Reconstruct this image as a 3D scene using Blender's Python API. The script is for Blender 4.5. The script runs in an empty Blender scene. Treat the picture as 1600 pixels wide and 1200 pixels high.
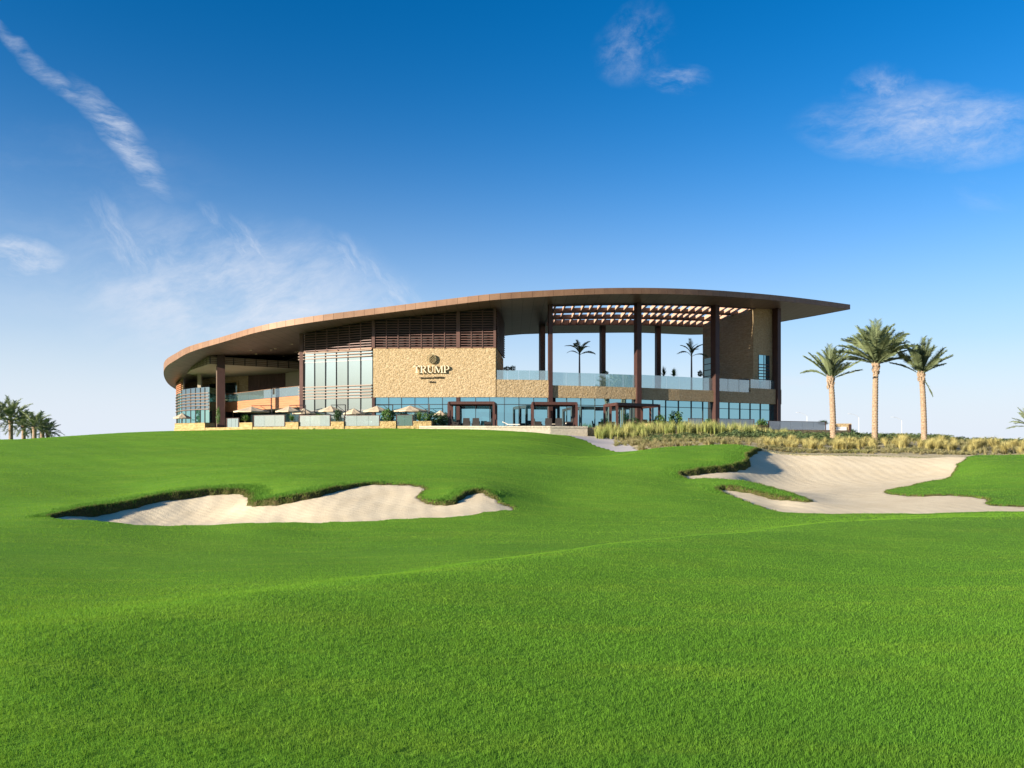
import bpy, bmesh, math, random
import numpy as np
from mathutils import Vector, Matrix
from mathutils.geometry import tessellate_polygon
random.seed(7); np.random.seed(7)
SC = bpy.context.scene
COL = SC.collection

# ------------------------------------------------------------------ camera
# world datum: z = 0 is the photographer's eye level, +Y is the viewing direction, metres
F = 1250.0 / 1600.0
cam_d = bpy.data.cameras.new('camera'); cam = bpy.data.objects.new('camera', cam_d); COL.objects.link(cam)
cam.location = (0, 0, 0); cam.rotation_euler = (math.radians(90), 0, 0)
cam_d.sensor_width = 36.0; cam_d.lens = 36.0 * F; cam_d.shift_y = 90.0 / 1600.0
cam_d.clip_start = 0.1; cam_d.clip_end = 20000
SC.camera = cam

# ------------------------------------------------------------------ sky, sun, exposure
SUN_AZ, SUN_EL = 57.0, 14.0           # degrees to the left of straight-behind the camera, elevation
EXPOSURE = 1.38
w = bpy.data.worlds.new('World'); SC.world = w; w.use_nodes = True
nt = w.node_tree; N = nt.nodes; L = nt.links
def wn(t, **kw):
    n = N.new(t)
    for k, v in kw.items(): setattr(n, k, v)
    return n
def wmath(op, a, b=None, clamp=False):
    n = N.new('ShaderNodeMath'); n.operation = op; n.use_clamp = clamp
    for i, s in enumerate((a, b)):
        if s is None: continue
        if isinstance(s, (int, float)): n.inputs[i].default_value = s
        else: L.new(s, n.inputs[i])
    return n.outputs[0]
sky = wn('ShaderNodeTexSky', sky_type='NISHITA', sun_disc=False)
sky.sun_elevation = math.radians(SUN_EL); sky.sun_rotation = math.radians(180 + SUN_AZ)
sky.altitude = 0; sky.air_density = 1.0; sky.dust_density = 1.0; sky.ozone_density = 5.0
gam = wn('ShaderNodeGamma'); gam.inputs[1].default_value = 1.2
hsv = wn('ShaderNodeHueSaturation'); hsv.inputs['Saturation'].default_value = 1.4; hsv.inputs['Hue'].default_value = 0.496; hsv.inputs['Value'].default_value = 0.86
L.new(sky.outputs[0], gam.inputs[0]); L.new(gam.outputs[0], hsv.inputs['Color'])
tc = wn('ShaderNodeTexCoord'); sep = wn('ShaderNodeSeparateXYZ'); L.new(tc.outputs['Generated'], sep.inputs[0])
dx, dy, dz = sep.outputs
# pale desert haze towards the horizon, the same in every direction
up = wmath('MAXIMUM', dz, 0.0)
hz = wmath('POWER', 2.71828, wmath('MULTIPLY', wmath('POWER', wmath('DIVIDE', up, 0.19), 1.9), -1.0))
hz = wmath('MULTIPLY', hz, 0.93)
HAZE = (4.8, 5.2, 5.85, 1)
mixh = wn('ShaderNodeMix', data_type='RGBA'); L.new(hz, mixh.inputs[0]); L.new(hsv.outputs[0], mixh.inputs[6]); mixh.inputs[7].default_value = HAZE
# cirrus: each streak is an elongated patch at a fixed bearing in the sky, broken up by noise
dyp = wmath('MAXIMUM', dy, 0.05)
ga = wmath('DIVIDE', dx, dyp); gb = wmath('DIVIDE', dz, dyp)
front = wmath('GREATER_THAN', dy, 0.06)
comb = wn('ShaderNodeCombineXYZ'); L.new(ga, comb.inputs[0]); L.new(gb, comb.inputs[1])
warp = wn('ShaderNodeTexNoise'); warp.inputs['Scale'].default_value = 14; warp.inputs['Detail'].default_value = 4; L.new(comb.outputs[0], warp.inputs['Vector'])
wsub = wn('ShaderNodeVectorMath', operation='SUBTRACT'); L.new(warp.outputs['Color'], wsub.inputs[0]); wsub.inputs[1].default_value = (0.5, 0.5, 0.5)
wscl = wn('ShaderNodeVectorMath', operation='SCALE'); L.new(wsub.outputs[0], wscl.inputs[0]); wscl.inputs['Scale'].default_value = 0.035
wadd = wn('ShaderNodeVectorMath', operation='ADD'); L.new(comb.outputs[0], wadd.inputs[0]); L.new(wscl.outputs[0], wadd.inputs[1])
def streak(p, q, wid, dens, fibre=30, stretch=5, lo=0.42, hi=0.75, tilt=0.0):
    (x0, y0), (x1, y1) = [((x - 800) / 1250.0, (690 - y) / 1250.0) for x, y in (p, q)]
    ang = math.atan2(y1 - y0, x1 - x0); ln = math.hypot(x1 - x0, y1 - y0) / 2
    sub = wn('ShaderNodeVectorMath', operation='SUBTRACT'); L.new(wadd.outputs[0], sub.inputs[0]); sub.inputs[1].default_value = ((x0 + x1) / 2, (y0 + y1) / 2, 0)
    rot = wn('ShaderNodeVectorRotate', rotation_type='Z_AXIS'); L.new(sub.outputs[0], rot.inputs['Vector']); rot.inputs['Angle'].default_value = -ang
    s = wn('ShaderNodeSeparateXYZ'); L.new(rot.outputs[0], s.inputs[0])
    a = wmath('POWER', wmath('ABSOLUTE', wmath('DIVIDE', s.outputs[0], ln)), 2.0)
    b = wmath('POWER', wmath('ABSOLUTE', wmath('DIVIDE', s.outputs[1], wid)), 2.0)
    m = wmath('SUBTRACT', 1.0, wmath('ADD', a, b), True)
    rot2 = wn('ShaderNodeVectorRotate', rotation_type='Z_AXIS'); L.new(rot.outputs[0], rot2.inputs['Vector']); rot2.inputs['Angle'].default_value = tilt
    mp = wn('ShaderNodeMapping'); L.new(rot2.outputs[0], mp.inputs['Vector']); mp.inputs['Scale'].default_value = (fibre / stretch, fibre, 1); mp.inputs['Location'].default_value = (p[0] * 0.1, q[1] * 0.1, 0)
    nz = wn('ShaderNodeTexNoise'); nz.inputs['Scale'].default_value = 1.0; nz.inputs['Detail'].default_value = 7; nz.inputs['Roughness'].default_value = 0.68; L.new(mp.outputs[0], nz.inputs['Vector'])
    mr = wn('ShaderNodeMapRange', interpolation_type='SMOOTHSTEP'); L.new(nz.outputs['Fac'], mr.inputs[0]); mr.inputs[1].default_value = lo; mr.inputs[2].default_value = hi
    return wmath('MULTIPLY', wmath('MULTIPLY', wmath('POWER', m, 1.3), mr.outputs[0]), dens)
streaks = [
    streak((100, 110), (280, 325), 0.024, 0.9, 80, 4.0, 0.20, 0.95, -0.62), streak((-60, -10), (200, 230), 0.012, 0.55, 70, 4, 0.27, 0.95, -0.6),
    streak((90, 280), (400, 560), 0.040, 0.75, 36, 3, 0.33, 0.85, 0.3), streak((290, 310), (520, 480), 0.028, 0.8, 40, 3, 0.36, 0.85, 0.3),
    streak((450, 350), (690, 520), 0.038, 0.8, 36, 3, 0.34, 0.85, 0.3), streak((-90, 390), (130, 410), 0.028, 0.9, 34, 3, 0.34, 0.8),
    streak((40, 420), (720, 540), 0.13, 1.0, 13, 2.4, 0.30, 0.80, -0.5), streak((-200, 280), (520, 500), 0.17, 0.28, 8, 2.5, 0.36, 0.85, -0.2),
    streak((1225, 198), (1700, 196), 0.055, 1.0, 17, 2.6, 0.33, 0.85, -0.12), streak((1310, 140), (1460, 170), 0.05, 0.6, 22, 1.3, 0.36, 0.85),
    streak((1350, 228), (1560, 205), 0.032, 0.7, 22, 2, 0.36, 0.85), streak((930, 125), (1050, 10), 0.05, 0.5, 22, 1.3, 0.38, 0.95, 0.3), streak((1000, 108), (1120, 136), 0.022, 0.5, 34, 2.5, 0.4, 0.9),
    streak((1480, 280), (1600, 330), 0.03, 0.12, 30, 3), streak((1180, 590), (1300, 600), 0.008, 0.3, 30, 3, 0.2, 0.7), streak((1400, 602), (1520, 612), 0.008, 0.25, 30, 3, 0.2, 0.7)]
tot = streaks[0]
for s in streaks[1:]: tot = wmath('MAXIMUM', tot, s)
tot = wmath('MULTIPLY', tot, front)
mixc = wn('ShaderNodeMix', data_type='RGBA'); L.new(tot, mixc.inputs[0]); L.new(mixh.outputs[2], mixc.inputs[6]); mixc.inputs[7].default_value = (4.6, 4.9, 5.5, 1)
bg = N['Background']; L.new(mixc.outputs[2], bg.inputs[0]); bg.inputs[1].default_value = 0.066

sun_d = bpy.data.lights.new('sun', 'SUN'); sun = bpy.data.objects.new('sun', sun_d); COL.objects.link(sun)
sun_d.energy = 5.0; sun_d.angle = math.radians(0.5); sun_d.color = (1.0, 0.90, 0.76)
ce = math.cos(math.radians(SUN_EL))
TOSUN = Vector((-math.sin(math.radians(SUN_AZ)) * ce, -math.cos(math.radians(SUN_AZ)) * ce, math.sin(math.radians(SUN_EL))))
sun.rotation_euler = TOSUN.to_track_quat('Z', 'Y').to_euler(); sun.location = (-60, -20, 40)
vs = SC.view_settings; vs.view_transform = 'Standard'; vs.look = 'None'; vs.gamma = 1; vs.exposure = EXPOSURE; vs.use_curve_mapping = False
SC.render.engine = 'CYCLES'
SC.cycles.max_bounces = 7; SC.cycles.diffuse_bounces = 4; SC.cycles.transparent_max_bounces = 12

# ------------------------------------------------------------------ materials
def mat(name, col, rough=0.6, metal=0.0, spec=0.4, col2=None, scale=3.0, stretch=(1, 1, 1), bump=0.0, bscale=None, bdist=0.02, detail=5, lo=0.35, hi=0.65, trans=None):
    m = bpy.data.materials.new(name); m.use_nodes = True
    t = m.node_tree; b = t.nodes['Principled BSDF']
    b.inputs['Base Color'].default_value = (*col, 1); b.inputs['Roughness'].default_value = rough; b.inputs['Metallic'].default_value = metal
    b.inputs['Specular IOR Level'].default_value = spec
    if col2 or bump:
        c = t.nodes.new('ShaderNodeTexCoord'); mp = t.nodes.new('ShaderNodeMapping'); mp.inputs['Scale'].default_value = stretch
        t.links.new(c.outputs['Object'], mp.inputs['Vector'])
    if col2:
        n = t.nodes.new('ShaderNodeTexNoise'); n.inputs['Scale'].default_value = scale; n.inputs['Detail'].default_value = detail; n.inputs['Roughness'].default_value = 0.6
        r = t.nodes.new('ShaderNodeMapRange'); r.inputs[1].default_value = lo; r.inputs[2].default_value = hi
        x = t.nodes.new('ShaderNodeMix'); x.data_type = 'RGBA'; x.inputs[6].default_value = (*col, 1); x.inputs[7].default_value = (*col2, 1)
        t.links.new(mp.outputs[0], n.inputs['Vector']); t.links.new(n.outputs['Fac'], r.inputs[0]); t.links.new(r.outputs[0], x.inputs[0]); t.links.new(x.outputs[2], b.inputs['Base Color'])
    if bump:
        n2 = t.nodes.new('ShaderNodeTexNoise'); n2.inputs['Scale'].default_value = bscale or scale * 3; n2.inputs['Detail'].default_value = 5
        bp = t.nodes.new('ShaderNodeBump'); bp.inputs['Strength'].default_value = bump; bp.inputs['Distance'].default_value = bdist
        t.links.new(mp.outputs[0], n2.inputs['Vector']); t.links.new(n2.outputs['Fac'], bp.inputs['Height']); t.links.new(bp.outputs[0], b.inputs['Normal'])
    if trans is not None:      # leaves: let some light through
        tr = t.nodes.new('ShaderNodeBsdfTranslucent'); tr.inputs[0].default_value = (*trans, 1); ad = t.nodes.new('ShaderNodeMixShader'); ad.inputs[0].default_value = 0.35
        t.links.new(b.outputs[0], ad.inputs[1]); t.links.new(tr.outputs[0], ad.inputs[2]); t.links.new(ad.outputs[0], t.nodes['Material Output'].inputs[0])
    return m

M = {}
def grass_material(name, a, b_, c_, bump=0.55):
    m = bpy.data.materials.new(name); m.use_nodes = True; t = m.node_tree; B = t.nodes['Principled BSDF']
    g = t.nodes.new('ShaderNodeNewGeometry')
    def noise(scale, st=(1, 1, 1), det=4, rough=0.55):
        mp = t.nodes.new('ShaderNodeMapping'); mp.inputs['Scale'].default_value = st; t.links.new(g.outputs['Position'], mp.inputs['Vector'])
        n = t.nodes.new('ShaderNodeTexNoise'); n.inputs['Scale'].default_value = scale; n.inputs['Detail'].default_value = det; n.inputs['Roughness'].default_value = rough
        t.links.new(mp.outputs[0], n.inputs['Vector']); return n.outputs['Fac']
    def ramp(f, lo, hi):
        r = t.nodes.new('ShaderNodeMapRange'); r.inputs[1].default_value = lo; r.inputs[2].default_value = hi; t.links.new(f, r.inputs[0]); return r.outputs[0]
    def mix(f, x, y):
        n = t.nodes.new('ShaderNodeMix'); n.data_type = 'RGBA'; t.links.new(f, n.inputs[0])
        for i, s in ((6, x), (7, y)):
            if isinstance(s, tuple): n.inputs[i].default_value = (*s, 1)
            else: t.links.new(s, n.inputs[i])
        return n.outputs[2]
    c1 = mix(ramp(noise(0.28, (0.55, 1.0, 1), 5), 0.36, 0.66), a, b_)
    c2 = mix(ramp(noise(0.9, (0.25, 1.6, 1), 6, 0.7), 0.47, 0.72), c1, c_)
    mpw = t.nodes.new('ShaderNodeMapping'); mpw.inputs['Rotation'].default_value = (0, 0, math.radians(-48)); t.links.new(g.outputs['Position'], mpw.inputs['Vector'])
    wv = t.nodes.new('ShaderNodeTexWave'); wv.inputs['Scale'].default_value = 0.14; wv.inputs['Distortion'].default_value = 2.2; wv.inputs['Detail'].default_value = 2; wv.inputs['Detail Scale'].default_value = 0.6; t.links.new(mpw.outputs[0], wv.inputs['Vector'])
    c2 = mix(ramp(wv.outputs['Fac'], -0.4, 4.2), c2, tuple(v * 0.45 for v in a))          # faint mower lines
    c2 = mix(ramp(noise(5.5, (0.6, 1.3, 1), 5, 0.75), 0.74, 0.26), c2, tuple(v * 0.60 for v in a))     # grain of the sward
    c3 = mix(ramp(noise(60, (1, 1, 1), 3), 0.62, 0.3), c2, tuple(v * 0.62 for v in a))
    t.links.new(c3, B.inputs['Base Color']); B.inputs['Roughness'].default_value = 0.85; B.inputs['Specular IOR Level'].default_value = 0.05
    bp = t.nodes.new('ShaderNodeBump'); bp.inputs['Strength'].default_value = bump; bp.inputs['Distance'].default_value = 0.02
    hm = t.nodes.new('ShaderNodeMath'); hm.operation = 'MULTIPLY_ADD'; t.links.new(noise(7, (1, 1, 1), 4, 0.75), hm.inputs[0]); hm.inputs[1].default_value = 2.2; t.links.new(noise(38, (1, 1, 1), 4, 0.7), hm.inputs[2])
    t.links.new(hm.outputs[0], bp.inputs['Height']); t.links.new(bp.outputs[0], B.inputs['Normal'])
    return m
GA, GB, GC = (0.138, 0.302, 0.028), (0.200, 0.385, 0.032), (0.32, 0.44, 0.044)
M['turf'] = grass_material('turf', GA, GB, GC)
BA, BB, BC = (0.145, 0.325, 0.032), (0.22, 0.42, 0.037), (0.36, 0.48, 0.048)
M['blade'] = grass_material('turf_blade', BA, BB, BC, 0.0)
t_ = M['blade'].node_tree; tr_ = t_.nodes.new('ShaderNodeBsdfTranslucent'); tr_.inputs[0].default_value = (0.27, 0.48, 0.04, 1); mx_ = t_.nodes.new('ShaderNodeMixShader'); mx_.inputs[0].default_value = 0.35
t_.links.new(t_.nodes['Principled BSDF'].outputs[0], mx_.inputs[1]); t_.links.new(tr_.outputs[0], mx_.inputs[2]); t_.links.new(mx_.outputs[0], t_.nodes['Material Output'].inputs[0])
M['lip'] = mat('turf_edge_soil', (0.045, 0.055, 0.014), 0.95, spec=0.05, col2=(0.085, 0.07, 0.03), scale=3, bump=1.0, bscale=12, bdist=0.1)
M['fringe'] = mat('fringe_blade', (0.06, 0.115, 0.016), 0.7, spec=0.15, col2=(0.17, 0.15, 0.05), scale=2.5, trans=(0.1, 0.16, 0.03))
M['sand'] = mat('bunker_sand', (0.57, 0.465, 0.305), 0.95, spec=0.1, col2=(0.63, 0.525, 0.355), scale=0.8, bump=0.5, bscale=22, bdist=0.03)
ts_ = M['sand'].node_tree; wv_ = ts_.nodes.new('ShaderNodeTexWave'); wv_.bands_direction = 'DIAGONAL'; wv_.inputs['Scale'].default_value = 1.6; wv_.inputs['Distortion'].default_value = 7; wv_.inputs['Detail'].default_value = 3; wv_.inputs['Detail Scale'].default_value = 0.35
gp_ = ts_.nodes.new('ShaderNodeNewGeometry'); ts_.links.new(gp_.outputs['Position'], wv_.inputs['Vector']); b2_ = ts_.nodes.new('ShaderNodeBump'); b2_.inputs['Strength'].default_value = 0.09; b2_.inputs['Distance'].default_value = 0.03
ts_.links.new(wv_.outputs['Fac'], b2_.inputs['Height']); ob_ = [n for n in ts_.nodes if n.type == 'BUMP' and n != b2_][0]; ts_.links.new(b2_.outputs[0], ob_.inputs['Normal'])      # rake lines
M['native'] = mat('native_sand', (0.34, 0.29, 0.15), 0.95, spec=0.1, col2=(0.46, 0.38, 0.24), scale=0.7, bump=0.7, bscale=6, bdist=0.08)
M['far'] = mat('far_ground', (0.20, 0.24, 0.10), 0.95, spec=0.1, col2=(0.36, 0.31, 0.22), scale=0.02)
M['path'] = mat('path_concrete', (0.40, 0.36, 0.34), 0.9, col2=(0.45, 0.41, 0.38), scale=1.2, bump=0.2, bscale=15)

# ------------------------------------------------------------------ mesh helpers
def tag(o, label=None, cat=None, group=None, kind=None):
    if label: o['label'] = label
    if cat: o['category'] = cat
    if group: o['group'] = group
    if kind: o['kind'] = kind
    return o
def thing(name, label, cat, loc=(0, 0, 0), rz=0.0, group=None):
    o = bpy.data.objects.new(name, None); COL.objects.link(o); o.location = loc; o.rotation_euler = (0, 0, rz); o.empty_display_size = 0.3
    return tag(o, label, cat, group)
def wloc(p):
    v = Vector((0, 0, 0))
    while p is not None: v = v + Vector(p.location); p = p.parent
    return v
def link(name, me, parent=None, loc=None, rot=None):
    o = bpy.data.objects.new(name, me); COL.objects.link(o); o.parent = parent
    if loc is not None: o.location = loc
    if rot is not None: o.rotation_euler = rot
    return o
def copy_tree(o, parent=None):
    c = o.copy(); COL.objects.link(c); c.parent = parent
    for ch in [k for k in bpy.data.objects if k.parent == o]: copy_tree(ch, c)
    return c
class MB:
    def __init__(s): s.v = []; s.f = []
    def hexa(s, p):                      # 4 bottom (ccw from above), 4 top
        n = len(s.v); s.v += [tuple(q) for q in p]
        for q in ((3, 2, 1, 0), (4, 5, 6, 7), (0, 1, 5, 4), (1, 2, 6, 5), (2, 3, 7, 6), (3, 0, 4, 7)): s.f.append(tuple(n + i for i in q))
        return s
    def box(s, c, d, rz=0.0):
        ca, sa = math.cos(rz), math.sin(rz); P = []
        for z in (-0.5, 0.5):
            for a, b in ((-0.5, -0.5), (0.5, -0.5), (0.5, 0.5), (-0.5, 0.5)):
                x, y = a * d[0], b * d[1]; P.append((c[0] + x * ca - y * sa, c[1] + x * sa + y * ca, c[2] + z * d[2]))
        return s.hexa(P)
    def panel(s, A, B, z0, z1, t, off=0.0, z0b=None, z1b=None):
        """upright slab from plan point A to B; its outer face lies `off` in front of the line (to the right of A->B)"""
        d = Vector((B[0] - A[0], B[1] - A[1])); d.normalize(); n = Vector((d.y, -d.x))
        a0 = Vector(A[:2]) + n * off; b0 = Vector(B[:2]) + n * off; a1 = a0 - n * t; b1 = b0 - n * t
        z0b = z0 if z0b is None else z0b; z1b = z1 if z1b is None else z1b
        return s.hexa([(a0.x, a0.y, z0), (b0.x, b0.y, z0b), (b1.x, b1.y, z0b), (a1.x, a1.y, z0), (a0.x, a0.y, z1), (b0.x, b0.y, z1b), (b1.x, b1.y, z1b), (a1.x, a1.y, z1)])
    def bar(s, a, b, wd, ht=None):
        a = Vector(a); b = Vector(b); d = (b - a).normalized(); ht = ht or wd
        u = d.cross(Vector((0, 0, 1)));  u = Vector((1, 0, 0)) if u.length < 1e-4 else u.normalized(); k = u.cross(d)
        P = []
        for q in (a, b):
            for x, y in ((-1, -1), (1, -1), (1, 1), (-1, 1)): P.append(q + u * (x * wd / 2) + k * (y * ht / 2))
        n = len(s.v); s.v += [tuple(q) for q in P]
        for q in ((0, 1, 2, 3), (7, 6, 5, 4), (0, 4, 5, 1), (1, 5, 6, 2), (2, 6, 7, 3), (3, 7, 4, 0)): s.f.append(tuple(n + i for i in q))
        return s
    def tube(s, pts, rad, k=8, cap=True):
        rad = rad if isinstance(rad, (list, tuple)) else [rad] * len(pts); n = len(s.v); pts = [Vector(p) for p in pts]
        for i, p in enumerate(pts):
            d = (pts[min(i + 1, len(pts) - 1)] - pts[max(i - 1, 0)]).normalized(); r = Vector((1, 0, 0)) if abs(d.x) < 0.9 else Vector((0, 1, 0)); u = d.cross(r).normalized(); q = d.cross(u)
            for j in range(k):
                a = 2 * math.pi * j / k; s.v.append(tuple(p + u * (math.cos(a) * rad[i]) + q * (math.sin(a) * rad[i])))
        for i in range(len(pts) - 1):
            for j in range(k):
                a, b = n + i * k + j, n + i * k + (j + 1) % k; s.f.append((a, a + k, b + k, b))
        if cap:
            s.f.append(tuple(n + j for j in range(k))); s.f.append(tuple(n + (len(pts) - 1) * k + j for j in reversed(range(k))))
        return s
    def prism(s, poly, z0, z1):          # poly: plan points ccw; z0, z1 numbers or functions of (x, y)
        f0 = z0 if callable(z0) else (lambda x, y: z0); f1 = z1 if callable(z1) else (lambda x, y: z1)
        n = len(s.v); k = len(poly)
        s.v += [(x, y, f0(x, y)) for x, y in poly] + [(x, y, f1(x, y)) for x, y in poly]
        for i in range(k): j = (i + 1) % k; s.f.append((n + i, n + j, n + k + j, n + k + i))
        for tri in tessellate_polygon([[Vector((x, y, 0)) for x, y in poly]]):
            a, b, c = tri
            P = [Vector(poly[i]) for i in tri]
            if (P[1] - P[0]).cross(P[2] - P[0]) < 0: a, b, c = a, c, b
            s.f.append((n + c, n + b, n + a)); s.f.append((n + k + a, n + k + b, n + k + c))
        return s
    def build(s, name, m, parent=None, smooth=False, local=False):
        o = Vector((0, 0, 0)) if (local or parent is None) else wloc(parent)
        me = bpy.data.meshes.new(name); me.from_pydata([(v[0] - o.x, v[1] - o.y, v[2] - o.z) for v in s.v], [], s.f); me.update()
        me.materials.append(M[m] if isinstance(m, str) else m)
        if smooth: me.polygons.foreach_set('use_smooth', [True] * len(me.polygons))
        return link(name, me, parent)
def arr_mesh(name, V, T, m):
    """mesh from numpy arrays, T triangles or quads"""
    me = bpy.data.meshes.new(name); k = T.shape[1]
    me.vertices.add(len(V)); me.vertices.foreach_set('co', V.astype(np.float32).ravel())
    me.loops.add(T.size); me.loops.foreach_set('vertex_index', T.astype(np.int32).ravel())
    me.polygons.add(len(T)); me.polygons.foreach_set('loop_start', np.arange(0, T.size, k, dtype=np.int32))
    me.update(calc_edges=True); me.materials.append(M[m] if isinstance(m, str) else m); return me
def U(x, Y): return (x - 800.0) / 1250.0 * Y          # survey: bearing x and distance Y to a plan position
def ZV(v, Y): return (690.0 - v) * Y / 1250.0          # and height
# ------------------------------------------------------------------ terrain survey
cols = {
 -700: [(5.4,1200),(9,1000),(20,862),(28,815),(36,778),(50,740),(70,702),(95,697)],
 -250: [(5.4,1200),(9,1000),(20,860),(28,813),(36,774),(50,736),(70,695),(95,693)],
 0:    [(5.4,1200),(6.95,1062.3),(8.69,985),(10.08,966.3),(14,912),(20,861),(28,813),(32,795),(36,776),(42,755),(50,733),(60,709),(72,688.3),(85,688.6),(110,689)],
 200:  [(5.4,1200),(7.68,1027),(9.6,957),(11.13,945.8),(15,904),(20,864),(26,831),(37.5,772),(44,750),(50,731),(60,707),(72,687),(84,677),(95,676),(115,677)],
 400:  [(5.4,1200),(8.58,991.7),(10.72,929),(12.44,921.2),(16,889),(20,864),(26,831),(36.5,747),(42,736),(50,720),(60,702),(72,683),(84,671.5),(95,672.5),(115,675)],
 600:  [(5.4,1200),(9.72,956.3),(12.14,901),(14.09,899.8),(17,878),(21,854),(26,829),(36.5,746),(42,732),(50,716),(60,699),(72,682),(82,670.5),(95,672)],
 750:  [(5.4,1200),(10.79,929.8),(13.49,880),(15.64,879.1),(18,862),(22,844),(26,826),(35.5,752),(40,735),(50,711),(60,694),(72,679),(80,671.5),(92,672)],
 850:  [(5.4,1200),(11.58,913.4),(14.48,867),(16.79,867.3),(20,850),(24,833),(29,811),(34,777),(40,743),(50,714),(62,695),(74,679.5),(84,677),(95,677)],
 950:  [(5.4,1200),(12.65,894.5),(15.82,852),(18.35,854.4),(22,839),(26,825),(31,801),(36,768),(45,729),(52,712.5),(57,712),(64,706),(72,696),(80,685),(90,682)],
 1020: [(5.4,1200),(13.31,884.4),(16.64,844),(19.3,847.2),(23,833),(27,820),(32,796),(38,758),(46,722),(53,700),(57,702),(63,702),(72,692),(82,682),(92,680)],
 1100: [(5.4,1200),(14.04,874.3),(17.55,836),(20.36,839.1),(24,826),(28,815),(32.5,793),(48,714),(54,695.5),(58,698),(64,696),(75,686),(88,680)],
 1300: [(5.4,1200),(16.27,849),(20.34,816),(23.59,818.4),(29,806),(31,804.3),(57,708),(64,700),(75,692),(90,686)],
 1450: [(5.4,1200),(16.94,842.7),(21.18,811),(24.57,809.6),(28,805),(31.3,803),(57,707),(65,698),(80,690)],
 1530: [(52,712),(48,727),(43,750),(39,768),(57,713),(64,703),(75,695)],
 1600: [(5.4,1200),(17.23,840.2),(21.53,809),(24.98,807.1),(29,802),(31.5,799.5),(37,776),(42,750),(47,726),(52,711),(57,712),(64,704),(78,695),(95,692)],
 1850: [(5.4,1200),(24,806),(31,798),(37,774),(42,750),(52,712),(64,706),(95,693)],
 2300: [(5.4,1200),(24,806),(31,800),(37,778),(42,756),(52,722),(64,712),(95,698)]}
CP = [(x, Y, ZV(v, Y)) for x, l in cols.items() for Y, v in l] + [(x, 2.3, -2.15) for x in (-700, 0, 800, 1600, 2300)]
CP += [(1150, 54, ZV(694.5, 54)), (1165, 52.5, ZV(697, 52.5)), (1130, 50, ZV(703, 50)), (1140, 47.2, ZV(717, 47.2))]
CP += [(1100, 41.6, ZV(746, 41.6)), (1150, 40.6, ZV(748.5, 40.6)), (1200, 38.6, ZV(761, 38.6)), (1245, 36.3, ZV(775, 36.3))]
# bunker outlines: bearing, sand height seen at, distance, lip of turf above the sand
BK1 = [(806,795,31,0.05),(790,800,30.2,0.05),(715,810,28.8,0.06),(600,817,28.2,0.1),(500,822,28,0.12),(320,826,27.8,0.115),(210,825,27.8,0.115),(100,815,28.2,0.1),(78,812,28.6,0.12),(120,805,30,0.245),(190,796,31.6,0.288),(260,781,33.2,0.259),(330,773,34.2,0.202),(370,771,34.4,0.158),(388,775,34,0.14),(395,788,32,0.158),(420,789,31.6,0.23),(470,782,31.9,0.216),(510,772,32.8,0.187),(560,760,34.2,0.115),(600,757,34.6,0.09),(655,760,34.2,0.07),(664,766,33.4,0.07),(655,780,31.9,0.07),(680,788,31.2,0.12),(705,788,31.1,0.115),(735,772,32.7,0.158),(757,771,32.8,0.14),(775,780,31.9,0.08),(785,788,31.4,0.06)]
IN1 = [(150,812,30.2),(230,815,30.6),(300,813,31.0),(380,810,30.2),(450,811,29.7),(300,797,32.4),(360,790,32.8),(600,800,30.0),(700,802,29.6),(600,778,32.3)]
BK2 = [(1215,801,32.4,0.05),(1300,806,31.5,0.08),(1450,805,31.5,0.08),(1600,801,32,0.08),(1780,798,32,0.08),(1790,790,34.2,0.06),(1600,792,33.8,0.06),(1545,788.5,34.2,0.06),(1541,780,35.6,0.06),(1480,774.5,37,0.06),(1420,775.5,37.4,0.06),(1385,768,40,0.05),(1440,757,43.4,0.05),(1486,746,46.5,0.05),(1494,728,49.5,0.05),(1505,714,52,0.04),(1400,714,53,0.05),(1300,711.5,53,0.05),(1205,707,53,0.08),(1183,705,52.2,0.216),(1168,716,49.6,0.302),(1163,731,46.6,0.302),(1130,737,45,0.302),(1085,742,43.6,0.288),(1062,744,42.8,0.18),(1075,748.5,42,0.08),(1150,752,40.8,0.1),(1200,764,38.8,0.14),(1235,775,37,0.14),(1268,784,35.2,0.06),(1235,782,35.6,0.14),(1200,778,36.3,0.187),(1150,767,37.8,0.216),(1118,767,37.6,0.14),(1140,775,36.2,0.05),(1170,786,34.6,0.04)]
IN2 = [(1300,795,33.5),(1450,793,33.5),(1300,768,42.5),(1230,768,43.5),(1180,757,44.5),(1330,760,45.5),(1400,757,45.5),(1260,745,48.2),(1350,738,49.5),(1450,735,49.5),(1150,745,44.0),(1220,791,34.6),(1180,778,36.0),(1300,780,37.5),(1220,728,50.3),(1700,795,33)]
for B in (BK1, BK2):
    for x, v, Y, h in B: CP.append((x, Y, ZV(v, Y) + h))
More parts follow.
